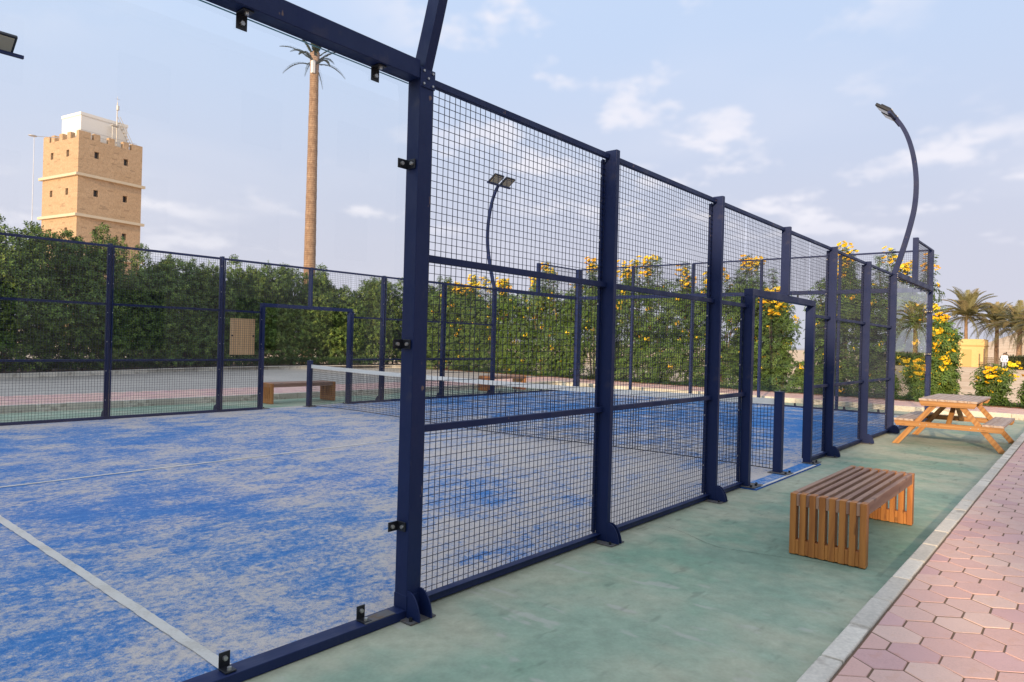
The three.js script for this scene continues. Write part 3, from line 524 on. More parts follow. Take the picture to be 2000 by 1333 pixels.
function lobeLeaves(lobes, n, size, shell = .55) {
  const out = []; const tot = lobes.reduce((a, l) => a + l.r[0] * l.r[1] + l.r[1] * l.r[2] + l.r[0] * l.r[2], 0);
  for (const l of lobes) { const k = Math.round(n * (l.r[0] * l.r[1] + l.r[1] * l.r[2] + l.r[0] * l.r[2]) / tot); for (let i = 0; i < k; i++) { const u = rsph(), f = shell + (1.06 - shell) * Math.sqrt(rnd()); const p = [l.c[0] + u[0] * l.r[0] * f, l.c[1] + u[1] * l.r[1] * f, l.c[2] + u[2] * l.r[2] * f]; if (p[1] < .1) continue; out.push({ p, d: [u[0] * .8 + RR(-.5, .5), u[1] * .5 + .45 + RR(-.4, .5), u[2] * .8 + RR(-.5, .5)], s: size * RR(.7, 1.35) }); } }
  return out;
}
function ficus(x, s, w, h, dep, label, n = 8200) {      // one hedge shrub with pointed leaders
  const R = thing('hedge_shrub', label, 'shrub', [x, PH + .1, -s], Math.PI / 2, 'dark shrubs of the far hedge');
  const lobes = [];
  for (let i = 0; i < 7; i++) { const y = h * (.12 + .68 * i / 6); lobes.push({ c: [RR(-.18, .18) * w, y, RR(-.25, .25) * dep], r: [w * RR(.40, .56) * (1 - .3 * (i / 6) ** 3), h * .17, dep * RR(.4, .55)] }); }
  for (let i = 0; i < 10; i++) { const t = h * RR(.82, 1.05), cx = RR(-.5, .5) * w; lobes.push({ c: [cx, t - .45, RR(-.3, .3) * dep], r: [RR(.14, .34), RR(.45, .75), RR(.14, .3)] }); }
  for (let i = 0; i < 8; i++) lobes.push({ c: [RR(-.5, .5) * w, h * RR(.2, .75), RR(.2, .55) * dep], r: [RR(.3, .5), RR(.25, .5), RR(.25, .4)] });
  scatter('crown', G_ficus, M_leaf, lobeLeaves(lobes, n, 1.0), [[.072, .130, .020], [.094, .160, .024], [.12, .19, .028], [.078, .138, .028], [.165, .225, .036]], R);
  const tr = []; for (let i = 0; i < 4; i++) { const a = RR(-.35, .35) * w; tr.push(cyl(.05, .025, [a, 0, RR(-.2, .2)], [a * 1.1 + RR(-.2, .2), h * .6, RR(-.2, .2)], 6)); }
  part('trunk', join(tr), M_bark, R); return R;
}
{
  const L = [[-21.0, 4.6, 4.2], [-21.1, 6.9, 4.5], [-21.9, 9.1, 4.55], [-22.9, 11.0, 3.75], [-23.2, 13.0, 4.3], [-24.0, 15.0, 3.95], [-24.3, 17.1, 4.5], [-24.6, 19.3, 4.45], [-24.5, 21.4, 3.85], [-24.2, 23.4, 4.4], [-23.4, 25.6, 4.1], [-22.6, 27.6, 4.3]];
  const why = ['leftmost hedge shrub, at the picture edge below the tower', 'tall hedge shrub hiding the left foot of the tower', 'hedge shrub in front of the tower, left of the first far post', 'hedge shrub right of the first far fence post', 'low hedge shrub right of the tower, behind the mesh', 'hedge shrub behind the tan board', 'hedge shrub seen just left inside the far gate opening', 'hedge shrub in the middle of the far gate opening, below the tall palm', 'hedge shrub at the right jamb of the far gate opening', 'hedge shrub between the far gate and the thick near post', 'hedge shrub hidden mostly by the thick near post', 'last dark hedge shrub before the yellow flowers'];
  L.forEach(([x, s, h], i) => ficus(x, s, 2.7, h - .2, 1.5, 'dark green ' + why[i]));
}
// yellow trumpet hedge along the back
const TL = [[.064, .120, .018], [.086, .152, .024], [.052, .098, .018], [.108, .168, .028], [.072, .138, .016]];
const TY = [[.88, .58, .008], [.90, .66, .02], [.86, .50, .006], [.90, .70, .05]];
const M_yellow = TY.map(c => std({ color: C(...c), roughness: .7, side: THREE.DoubleSide }));
function tecoma(x, s, w, h, dep, label, { n = 3600, shoots = 5, flowers = 26, y0 = .25, hi = 1, gap } = {}) {
  const R = thing('flowering_shrub', label, 'shrub', [x, PH, -s], 0, 'yellow flowering shrubs of the back hedge');
  const lobes = []; const rows = 6;
  for (let i = 0; i < rows; i++) for (let k = 0; k < 3; k++) { const y = y0 + (h * .80 - y0) * (i + .5) / rows; lobes.push({ c: [(k - 1) * w * .32 + RR(-.12, .12) * w, y + RR(-.15, .15), RR(-.2, .3) * dep], r: [w * RR(.20, .30), h * RR(.09, .15), dep * RR(.3, .5)] }); }
  const fl = [], lv = [], br = [];
  for (let i = 0; i < shoots; i++) {
    const cx = RR(-.5, .5) * w, cz = RR(-.3, .4) * dep, top = h * RR(.92, 1.12), b = h * .66, lx = RR(-.3, .3), lz = RR(-.2, .2);
    br.push(cyl(.02, .008, [cx, b - .5, cz], [cx + lx, top - .1, cz + lz], 5));
    const m = Math.round((top - b) * 105); for (let j = 0; j < m; j++) { const t = j / m, a = rnd() * 6.28, rr = RR(.03, .30) * (1.15 - .85 * t); lv.push({ p: [cx + lx * t + Math.cos(a) * rr, b + (top - b) * t, cz + lz * t + Math.sin(a) * rr], d: [Math.cos(a) * .5, 1, Math.sin(a) * .5], s: RR(.6, 1.05) }); }
    if (rnd() < .85 * hi) for (let j = 0; j < 4; j++) fl.push({ p: [cx + lx + RR(-.16, .16), top - RR(.0, .45), cz + lz + RR(-.1, .22)], d: [RR(-.4, .4), 1, RR(-.2, .6)], s: RR(1.1, 1.9) });
  }
  for (let i = 0; i < flowers; i++) { const l = lobes[Math.floor(Math.pow(rnd(), .62) * lobes.length)], u = rsph(); u[2] = Math.abs(u[2]); fl.push({ p: [l.c[0] + u[0] * l.r[0] * 1.05, l.c[1] + u[1] * l.r[1] * 1.05, l.c[2] + u[2] * l.r[2] * 1.1], d: [u[0], .6, u[2]], s: RR(.35, .95) }); }
  for (let i = 0; i < 5; i++) { const a = RR(-.35, .35) * w; br.push(cyl(.035, .016, [a * .6, 0, RR(-.15, .15)], [a * 1.2, h * .7, RR(-.25, .25)], 6)); }
  scatter('crown', G_tecoma, M_leaf, lobeLeaves(lobes, n, 1.1, .5).concat(lv), TL, R);
  for (const e of fl) { const b = part('blossom', G_flowers, M_yellow[Math.floor(rnd() * 4)], R); b.position.set(...e.p); b.quaternion.setFromUnitVectors(new THREE.Vector3(0, 1, 0), new THREE.Vector3(...e.d).normalize()); b.scale.setScalar(e.s); }
  part('branches', join(br), M_bark, R); return R;
}
{
  const B = [[-21.0, 24.6, 2.6, 4.3, 'leftmost yellow flowering shrub, just right of the thick near post'], [-19.0, 24.8, 2.4, 4.1, 'yellow flowering shrub left of the back left bench'], [-16.9, 24.9, 2.5, 4.15, 'yellow flowering shrub behind the back left bench'], [-14.6, 24.9, 2.6, 4.35, 'yellow flowering shrub left of the back glass corner post'], [-12.2, 24.9, 2.6, 4.5, 'yellow flowering shrub behind the back left glass corner'], [-9.9, 24.9, 2.6, 4.45, 'yellow flowering shrub between the second and third near posts'], [-7.5, 25.0, 2.6, 4.2, 'yellow flowering shrub left of the tall third near post'], [-5.9, 25.4, 1.5, 4.3, 'yellow flowering shrub just left of the gap in the back hedge']];
  B.forEach(([x, s, w, h, l]) => tecoma(x, s, w, h, 1.5, l));
  tecoma(-3.1, 24.9, 1.8, 4.35, 1.4, 'yellow flowering shrub at the right jamb of the near gate opening', { flowers: 22 });
  tecoma(-1.55, 24.9, 1.6, 4.2, 1.3, 'yellow flowering shrub behind the far right mesh bays', { n: 2800 });
  tecoma(-.33, 24.6, .42, 2.6, .8, 'narrow shrub thick with yellow blossom right of the corner post', { n: 1900, shoots: 2, flowers: 95, y0: .2 });
  tecoma(-.75, 24.3, .5, 1.25, .6, 'low yellow flowering shrub seen through the right glass corner', { n: 900, shoots: 2, flowers: 8, y0: .15 });
  tecoma(.85, 24.5, .52, 1.1, .6, 'low leafy shrub with one yellow blossom tuft behind the picnic table', { n: 560, shoots: 3, flowers: 7, y0: .1 });
  tecoma(1.85, 24.5, .5, .85, .6, 'low leafy shrub at the right picture edge behind the picnic table', { n: 420, shoots: 2, flowers: 2, y0: .1 });
  tecoma(-5.0, 24.7, .9, 3.1, .9, 'airy leaning shrub in the gap of the back hedge', { n: 700, shoots: 5, flowers: 9, y0: .15 });
  tecoma(-3.9, 24.7, 1.2, 1.0, .8, 'low green shrub at the foot of the near gate view', { n: 900, shoots: 1, flowers: 3, y0: .1 });
  // ground cover along the foot of the hedges
  const gc = []; for (let i = 0; i < 5200; i++) { const x = RR(-20, 4.5); gc.push({ p: [x, PH + .02 + RR(0, .26) * (.6 + .5 * Math.sin(x * 3.1)), -RR(24.05, 24.7)], d: [RR(-.6, .6), 1, RR(-.6, .6)], s: RR(.6, 1.1) }); }
  const o = scatter('ground_cover', G_tecoma, M_leaf, gc, [[.045, .09, .018], [.06, .11, .02], [.04, .075, .02]], scene); tag(o, 'low green ground cover along the foot of the back hedge', 'ground cover', null, 'stuff');
  const g2 = []; for (let i = 0; i < 4200; i++) { const t = rnd() * .93 + .05, pts = [[-20.0, 4], [-20.6, 7], [-21.5, 10], [-22.8, 14], [-23.2, 18], [-22.8, 23]], k = t * 5, j = Math.min(4, Math.floor(k)), f = k - j; g2.push({ p: [mix(pts[j][0], pts[j + 1][0], f) - RR(.15, .9), PH + .12 + RR(0, .28), -mix(pts[j][1], pts[j + 1][1], f)], d: [RR(-.6, .6), 1, RR(-.6, .6)], s: RR(.7, 1.2) }); }
  const o2 = scatter('ground_cover', G_ficus, M_leaf, g2, [[.035, .085, .018], [.05, .10, .02]], scene); o2.name = 'ground_cover_001'; tag(o2, 'low green ground cover under the dark hedge by the road', 'ground cover', null, 'stuff');
}
console.log('foliage');

// ---------------------------------------------------------------- palms
const M_trunk = std({ map: rep(colorTex(256, 512, (u, v) => { const row = Math.floor(v * 24), b = fbm(u, v, 12, 24, 3, 720), g = Math.abs((v * 24) % 1 - .5) * 2; return mix3([.25, .155, .10], [.38, .255, .17], sm(.2, .9, b)).map(x => x * (.75 + .35 * sm(0, .5, 1 - g) * (.7 + .6 * h2(row, 3, 5)))); }), 1, .35), roughness: .95, bumpMap: rep(grain, 2), bumpScale: .02 });
const M_frond = std({ color: C(.20, .19, .085), roughness: .55, side: THREE.DoubleSide });
const M_frond2 = std({ color: C(.28, .235, .12), roughness: .6, side: THREE.DoubleSide });
const M_frondDark = std({ color: C(.045, .062, .045), roughness: .5, side: THREE.DoubleSide });
function frondGeo(L, droop, leafL, n, wid = .035, flat = 1) {      // along +Z, drooping in -Y
  const pos = []; const P = t => new THREE.Vector3(0, .12 * L * Math.sin(t * 2.2) - droop * L * t * t, L * (t - .12 * t * t)); const tri = (...v) => v.forEach(q => pos.push(q.x, q.y, q.z));
  for (let i = 0; i < 14; i++) { const a = P(i / 14), b = P((i + 1) / 14), w = .035 * (1 - i / 16); const s = new THREE.Vector3(w, 0, 0), u = new THREE.Vector3(0, w, 0); tri(a.clone().sub(s), b.clone().sub(s), b.clone().add(u)); tri(a.clone().sub(s), b.clone().add(u), a.clone().add(u)); tri(a.clone().add(u), b.clone().add(u), b.clone().add(s)); tri(a.clone().add(u), b.clone().add(s), a.clone().add(s)); }
  for (let i = 0; i < n; i++) { const t = .12 + .88 * i / n, c = P(t), l = leafL * Math.sin(Math.PI * Math.min(1, .18 + t * .75)); for (const s of [-1, 1]) { const j = (h2(i, s + 2, 44) - .5) * .3; const d = new THREE.Vector3(s * flat, .28 + j * .8, .85 + j).normalize(), e = c.clone().addScaledVector(d, l); e.y -= .22 * l; const w = new THREE.Vector3(0, .3, 1).normalize().multiplyScalar(wid / 2); tri(c.clone().sub(w), c.clone().add(w), e); tri(c.clone().sub(w).addScaledVector(d, l * .4), c.clone().add(w).addScaledVector(d, l * .4), e); } }
  const g = new THREE.BufferGeometry(); g.setAttribute('position', new THREE.Float32BufferAttribute(pos, 3)); g.computeVertexNormals(); return muv(g);
}
function trunkGeo(h, r0, r1, lean = 0, rough = .03) {
  const g = new THREE.CylinderGeometry(r1, r0, h, 14, Math.round(h * 5), true); g.translate(0, h / 2, 0); const p = g.attributes.position;
  for (let i = 0; i < p.count; i++) { const y = p.getY(i), a = Math.atan2(p.getZ(i), p.getX(i)), k = 1 + rough * 4 * (h2(Math.round(y * 5), Math.round(a * 4), 6) - .5) + (y < .6 ? .3 * (1 - y / .6) ** 2 : 0); p.setXYZ(i, p.getX(i) * k + lean * (y / h) ** 2, y, p.getZ(i) * k); }
  const uv = g.attributes.uv; for (let i = 0; i < uv.count; i++) uv.setXY(i, uv.getX(i) * 2, uv.getY(i) * h); g.computeVertexNormals(); return clean(g);
}
const F_date = [frondGeo(3.1, .25, .6, 54, .05), frondGeo(3.0, .38, .6, 54, .05), frondGeo(2.9, .6, .56, 50, .05)];
function datePalm(x, s, h, r, label, y = -.03, sc = 1) {
  const R = thing('date_palm', label, 'palm tree', [x, y, -s], RR(0, 6), 'date palms on the sandy ground behind');
  part('trunk', trunkGeo(h, r, r * .72, RR(-.1, .1)), M_trunk, R);
  part('crownshaft', cyl(r * .8, r * .5, [0, h - .3, 0], [0, h + .5, 0], 10), M_trunk, R);
  for (let i = 0; i < 56; i++) { const lv = i / 56, up = 1.3 - 1.75 * lv; const f = part('frond', F_date[lv < .33 ? 0 : lv < .7 ? 1 : 2], i % 3 ? M_frond : M_frond2, R); f.position.set(0, h + .25 - .25 * lv, 0); f.rotation.set(-up + RR(-.12, .12), i * 2.39996 + RR(-.1, .1), 0, 'YXZ'); const k = sc * RR(.85, 1.08); f.scale.set(k, k, k); }
  return R;
}
datePalm(-8.9, 102, 6.0, .22, 'date palm with widest crown, left of the others behind the corner post', -.03, 1.35);
datePalm(-6.0, 104, 5.1, .27, 'slim date palm beside the sandstone hut', -.03, 1.15);
datePalm(-3.4, 98, 4.5, .30, 'third date palm from the corner post, above the white figure', -.03, 1.15);
for (const [x, s, h, l] of [[4.2, 96, 4.6, 'first'], [8.6, 100, 5.2, 'second'], [13.5, 97, 4.8, 'third'], [19, 103, 5.4, 'fourth']]) datePalm(x, s, h, .3, `${l} date palm beyond the right picture edge, mirrored in the glass corner`, -.03, 1.15);
datePalm(-1.35, 93, 4.2, .30, 'date palm cut by the right picture edge', -.03, 1.05);
{ // single tall palm with sparse stiff fronds
  const R = thing('tall_palm', 'very tall straight palm with few fronds rising behind the far hedge', 'palm tree', [-30.5, -.03, -23.4]);
  part('trunk', trunkGeo(16.5, .37, .235, -.05, .012), M_trunk, R);
  part('crownshaft', cyl(.24, .27, [-.05, 16.45, 0], [-.05, 17.4, 0], 12), M_trunk, R);
  const F = [frondGeo(2.0, .05, .22, 46, .06, .6), frondGeo(2.2, .22, .24, 46, .06, .6), frondGeo(2.0, .42, .24, 46, .06, .6)];
  for (let i = 0; i < 26; i++) { const lv = i / 26, f = part('frond', F[lv < .45 ? 0 : lv < .75 ? 1 : 2], M_frondDark, R); f.position.set(-.05, 17.5 - .95 * lv, 0); f.rotation.set(-(1.32 - 1.35 * lv), i * 2.39996 + .4, 0, 'YXZ'); }
  part('white_box', rb(.02, .22, 16.15, 16.85, .12, .30, .02), std({ color: C(.75, .72, .70), roughness: .6 }), R);
}
console.log('palms');

// ---------------------------------------------------------------- stone tower
{
  const stone = (seed, a, b) => { const rows = 76, cols = 40; return colorTex(1024, 1024, (u, v) => { const r = Math.floor(v * rows), o = h2(r, 1, seed) * 1.0, cx = u * cols * .5 + o, c = Math.floor(cx), fu = cx - c, fv = v * rows - r; const t = h2(r, c, seed + 5), t2 = h2(r, c, seed + 9); const jn = Math.min(Math.min(fu, 1 - fu) * 3.2, Math.min(fv, 1 - fv) * 1.6); let k = mix3(a, b, .2 + t * .5 + .25 * fbm(u, v, 30, 30, 3, seed)); if (t2 > .97) k = k.map(x => x * .76); return k.map(x => x * (jn < .12 ? .72 : 1) * (.9 + .2 * fbm(u, v, 90, 90, 2, seed + 2))); }); };
  const st = stone(801, [.46, .305, .18], [.57, .395, .245]);
  const MS = std({ map: rep(st, 1 / 11, 1 / 11), roughness: .95, bumpMap: rep(grain, .6), bumpScale: .05 });
  const MC = std({ color: C(.62, .52, .38), roughness: .9, map: rep(paverGrain, .5) }), MD = std({ color: C(.03, .028, .03), roughness: .35 }), MW = std({ color: C(.78, .75, .70), roughness: .8, map: rep(paverGrain, .12) }), MF = std({ color: C(.55, .52, .48), roughness: .5, metalness: .3 });
  const W = 7.3, H = 23.5, R = thing('stone_tower', 'square sandstone tower with battlements and small windows behind the left hedge', 'tower', [-83.0, 0, -28.25], 0);
  // local frame: corner at origin, right wall runs +u, left wall runs +w
  R.rotation.y = Math.atan2(.984, -.184) - Math.PI / 2 + 0;   // placed below by basis
  R.rotation.y = 0; const ux = [-.184, .984], wx = [-.984, -.184];   // (X, s)
  const place = (g) => { const p = g.attributes.position; for (let i = 0; i < p.count; i++) { const a = p.getX(i), y = p.getY(i), b = p.getZ(i); p.setXYZ(i, a * ux[0] + b * wx[0], y, -(a * ux[1] + b * wx[1])); } const idx = g.index; if (idx) { for (let i = 0; i < idx.count; i += 3) { const t = idx.getX(i); idx.setX(i, idx.getX(i + 1)); idx.setX(i + 1, t); } } else { const f = (A) => { const n = A.itemSize, q = A.array; for (let i = 0; i < A.count; i += 3) for (let k = 0; k < n; k++) { const t = q[i * n + k]; q[i * n + k] = q[(i + 1) * n + k]; q[(i + 1) * n + k] = t; } }; for (const k of Object.keys(g.attributes)) f(g.attributes[k]); } g.computeVertexNormals(); return g; };
  const wins = []; const rowsY = [12.6, 17.0, 21.3];
  const wallShape = (wl) => { const s = new THREE.Shape(); s.moveTo(0, 0); s.lineTo(W, 0); s.lineTo(W, 22.9); s.lineTo(0, 22.9); s.closePath(); for (const y of rowsY) for (const x of wl) { const h = new THREE.Path(); h.moveTo(x - .27, y - .38); h.lineTo(x - .27, y + .38); h.lineTo(x + .27, y + .38); h.lineTo(x + .27, y - .38); h.closePath(); s.holes.push(h); } return new THREE.ExtrudeGeometry(s, { depth: .5, bevelEnabled: false }); };
  const g1 = wallShape([2.0, 5.35]); part('wall', place(muv(g1)), MS, R);                                    // right wall: along u, depth w
  const g2 = wallShape([2.15, 5.4]); { const p = g2.attributes.position; for (let i = 0; i < p.count; i++) { const x = p.getX(i), z = p.getZ(i); p.setXYZ(i, z + .0, p.getY(i), x); } } const g2b = muv(g2); { const p = g2b.attributes.position; for (let i = 0; i < p.count; i++) if (p.getZ(i) < .5) p.setZ(i, .5); } part('wall', (() => { const g = g2b; const p = g.attributes.position; for (let i = 0; i < p.count; i++) { const a = p.getX(i), y = p.getY(i), b = p.getZ(i); p.setXYZ(i, a * ux[0] + b * wx[0], y, -(a * ux[1] + b * wx[1])); } g.computeVertexNormals(); return g; })(), MS, R);
  part('wall', place(muv(new THREE.BoxGeometry(.5, 22.9, W - .5).translate(W - .25, 11.45, W / 2 + .25))), MS, R);
  part('wall', place(muv(new THREE.BoxGeometry(W - 1, 22.9, .5).translate(W / 2, 11.45, W - .25))), MS, R);
  part('roof_slab', place(muv(new THREE.BoxGeometry(W - 1.02, .3, W - 1.02).translate(W / 2, 22.3, W / 2))), MC, R);
  for (const y of rowsY) { for (const x of [2.0, 5.35]) part('window', place(muv(new THREE.BoxGeometry(.62, .85, .06).translate(x, y, .42))), MD, R); for (const x of [2.15, 5.4]) part('window', place(muv(new THREE.BoxGeometry(.06, .85, .62).translate(.42, y, x))), MD, R); }
  for (const y of [14.3, 18.8, 9.8]) { part('cornice', place(muv(new THREE.BoxGeometry(W + .64, .3, .35).translate(W / 2, y, -.1))), MC, R); part('cornice', place(muv(new THREE.BoxGeometry(.35, .3, W + .3).translate(-.1, y, W / 2 + .24))), MC, R); }
  const mer = []; const mw = 1.0, gp = (W - mw * 4.6) / 4;
  for (let i = 0; i < 5; i++) { const w0 = i === 0 || i === 4 ? mw * 1.3 : mw * .67, x0 = i === 0 ? 0 : i === 4 ? W - w0 : (W - mw * .67) * i / 4; part('merlon', place(muv(new THREE.BoxGeometry(w0, .75, .5).translate(x0 + w0 / 2, 23.275, .25))), MS, R); if (i) part('merlon', place(muv(new THREE.BoxGeometry(.5, .75, w0).translate(.25, 23.275, x0 + w0 / 2))), MS, R); if (i) part('merlon', place(muv(new THREE.BoxGeometry(w0, .75, .5).translate(x0 + w0 / 2, 23.275, W - .25))), MS, R); }
  part('roof_tank', place(muv(new THREE.BoxGeometry(5.3, 4.0, 3.9).translate(3.55, 23.9, 3.3))), MW, R);
  part('tank_rim', place(muv(new THREE.BoxGeometry(5.42, .34, 4.02).translate(3.55, 25.95, 3.3))), MW, R);
  const pw = (a, y, b) => [a * ux[0] + b * wx[0], y, -(a * ux[1] + b * wx[1])];
  part('mast', cyl(.07, .06, pw(4.6, 22.4, .75), pw(4.6, 28.2, .75), 8), MF, R); part('mast', cyl(.05, .05, pw(4.1, 22.4, .75), pw(4.1, 25.3, .75), 8), MF, R);
  part('antenna', join([cyl(.02, .02, pw(4.6, 28.2, .75), pw(4.6, 28.9, .75), 6), cyl(.02, .02, pw(4.35, 28.6, .75), pw(4.9, 28.6, .75), 6), cyl(.16, .16, pw(4.6, 27.3, .65), pw(4.6, 27.8, .65), 8)]), MF, R);
  part('platform', place(muv(new THREE.BoxGeometry(.9, .08, .6).translate(4.4, 25.4, .75))), MF, R);
  for (const b of [.55, .95]) part('stair_rail', join([cyl(.035, .035, pw(4.8, 26.6, b), pw(6.9, 23.0, b), 6), cyl(.035, .035, pw(4.8, 26.0, b), pw(6.9, 22.5, b), 6)]), MF, R);
  for (let i = 0; i < 10; i++) { const t = i / 10; part('stair_tread', place(muv(new THREE.BoxGeometry(.22, .04, .4).translate(4.9 + 2 * t, 25.9 - 3.4 * t, .75))), MF, R); }
  part('railing', join([cyl(.03, .03, pw(.3, 23.9, .55), pw(6.9, 23.9, .55), 6), cyl(.03, .03, pw(.3, 23.5, .55), pw(6.9, 23.5, .55), 6)]), MF, R);
}
{ const R = thing('street_lamp', 'thin street lamp whose head reaches out left of the tower top', 'street lamp', [-62.2, 0, -18.6]); const ml = std({ color: C(.55, .56, .60), roughness: .5, metalness: .4 }); part('pole', cyl(.04, .022, [0, 0, 0], [0, 17.0, 0], 8), ml, R); part('arm', cyl(.03, .025, [0, 17.0, 0], [.3, 17.2, -1.7], 6), ml, R); part('lamp_head', new THREE.SphereGeometry(.3, 10, 6).scale(1, .22, 1.1).translate(-.02, 17.0, .1), ml, R); }

// ---------------------------------------------------------------- sandy background on the right
{
  const N = 90, Mz = 30, pos = [], idx = []; const hf = (x, s) => { const r = sm(195, 330, s) * (15 * Math.exp(-Math.pow((x + 2) / 26, 2)) + 2 * Math.exp(-Math.pow((x - 95) / 60, 2)) + 5 * Math.exp(-Math.pow((x + 150) / 90, 2)) * .2) ; return r + .6 * fbm((x + 500) / 1000, s / 1000, 40, 40, 4, 901) * sm(200, 260, s) - .6; };
  for (let j = 0; j <= Mz; j++) for (let i = 0; i <= N; i++) { const x = -120 + 360 * i / N, s = 190 + 260 * j / Mz; pos.push(x, hf(x, s), -s); }
  for (let j = 0; j < Mz; j++) for (let i = 0; i < N; i++) { const a = j * (N + 1) + i; idx.push(a, a + 1, a + N + 2, a, a + N + 2, a + N + 1); }
  const g = new THREE.BufferGeometry(); g.setAttribute('position', new THREE.Float32BufferAttribute(pos, 3)); g.setIndex(idx); g.computeVertexNormals(); const m = shade(new THREE.Mesh(muv(g), M.sand)); m.name = 'sand_hill'; scene.add(m); tag(m, 'low sunlit sand hill behind the palms at right', 'hill', null, 'structure');
  const MH = std({ color: C(.66, .47, .21), roughness: .9, map: rep(paverGrain, .4) }), MHd = std({ color: C(.52, .36, .15), roughness: .9 });
  const H = thing('sandstone_hut', 'small flat yellow sandstone building behind the corner post', 'building', [-9.3, -.03, -100]);
  part('wall', rb(-2.6, 2.45, 0, 2.5, -4, 0, .03), MH, H); part('parapet', rb(-2.62, 2.47, 2.62, 3.35, -4.02, .02, .03), MH, H); part('ledge', rb(-2.7, 2.55, 2.5005, 2.6195, -4.1, .1, .02), MHd, H);
  part('door', rb(.3, 1.2, .02, 2.1, .005, .04, .01), MHd, H); part('wall_panel', rb(-1.6, -.1, .4, 2.0, .005, .03, .01), MHd, H);
  const F = thing('lattice_gate', 'brown lattice gate panels between the hut and the low hedge', 'gate', [-5.6, -.03, -97.5]); const MB = std({ color: C(.16, .11, .07), roughness: .8 });
  for (const x of [-1.0, .05, 1.1]) part('gate_post', rb(x - .06, x + .06, 0, x < -.5 ? 2.2 : 1.9, -.06, .06, .01), MB, F);
  for (const x0 of [-.93, .12]) { const gs = []; for (let k = 0; k < 8; k++) gs.push(rb(x0 + k * .125, x0 + k * .125 + .05, .1, 1.25, -.02, .02, 0)); for (let k = 0; k < 6; k++) gs.push(rb(x0, x0 + .92, .15 + k * .2, .2 + k * .2, -.03, -.021, 0)); part('lattice_panel', join(gs), MB, F); }
  // low clipped hedge far right
  const R = thing('clipped_hedge', 'low dark clipped hedge below the date palms', 'hedge', [1.5, -.03, -92]); const lv = []; for (let i = 0; i < 16000; i++) lv.push({ p: [RR(-6.0, 24), RR(0, 1.25) + .1 * Math.sin(i), RR(-.6, .6)], d: [RR(-.7, .7), 1, RR(-.3, .9)], s: RR(1.6, 2.6) }); scatter('foliage', G_ficus, M_leaf, lv, [[.06, .075, .03], [.08, .09, .035], [.05, .06, .025]], R);
  part('stems', join([-5, -2, 1, 4, 7].map(x => cyl(.05, .04, [x, 0, 0], [x, .9, 0], 6))), M_bark, R);
  // scattered desert bushes seen through the near gate
  for (const [x, s, w, h, l] of [[-19.5, 62, 5.5, 1.3, 'grey green desert bush seen through the gap in the back hedge'], [-26, 74, 6, 1.7, 'distant desert bush behind the white car']]) { const B = thing('desert_bush', l, 'shrub', [x, -.03, -s], 0, 'desert bushes behind the court'); const lo = []; for (let i = 0; i < 7; i++) lo.push({ c: [RR(-.4, .4) * w, h * RR(.3, .6), RR(-.5, .5)], r: [w * .2, h * .4, .8] }); scatter('crown', G_ficus, M_leaf, lobeLeaves(lo, 2200, 1.7), [[.10, .10, .05], [.13, .12, .06], [.08, .09, .045]], B); part('trunk', cyl(.08, .04, [0, 0, 0], [0, h * .6, 0], 6), M_bark, B); }
}
{ // parked car glimpsed through the hedge gap
  const R = thing('parked_car', 'pale car glimpsed through the gap in the back hedge', 'car', [-22.5, -.03, -72], 0); const mp = std({ color: C(.72, .72, .72), roughness: .3 }), mg = std({ color: C(.03, .035, .05), roughness: .1 }), mt = std({ color: C(.02, .02, .02), roughness: .8 });
  const sh = new THREE.Shape(); sh.moveTo(-2.1, .35); sh.lineTo(2.1, .35); sh.quadraticCurveTo(2.2, .8, 1.9, .88); sh.lineTo(1.1, .98); sh.lineTo(.55, 1.42); sh.quadraticCurveTo(-.3, 1.52, -1.2, 1.42); sh.lineTo(-1.8, 1.0); sh.quadraticCurveTo(-2.2, .9, -2.1, .35);
  part('body', muv(new THREE.ExtrudeGeometry(sh, { depth: 1.6, bevelEnabled: true, bevelSize: .06, bevelThickness: .08, bevelSegments: 2 }).translate(0, 0, -.8)), mp, R);
  for (const z of [.885, -.885]) { const w = new THREE.Shape(); w.moveTo(-1.5, 1.0); w.lineTo(.95, 1.0); w.lineTo(.5, 1.34); w.lineTo(-1.15, 1.36); w.closePath(); part('side_window', muv(new THREE.ExtrudeGeometry(w, { depth: .01, bevelEnabled: false }).translate(0, 0, z - .005)), mg, R); }
  for (const x of [-1.3, 1.3]) for (const z of [-.78, .78]) { const wh = part('wheel', new THREE.CylinderGeometry(.32, .32, .22, 18).rotateX(Math.PI / 2).translate(x, .33, z), mt, R); part('rim', new THREE.CylinderGeometry(.2, .2, .235, 12).rotateX(Math.PI / 2).translate(x, .33, z), M.steel, wh); }
}
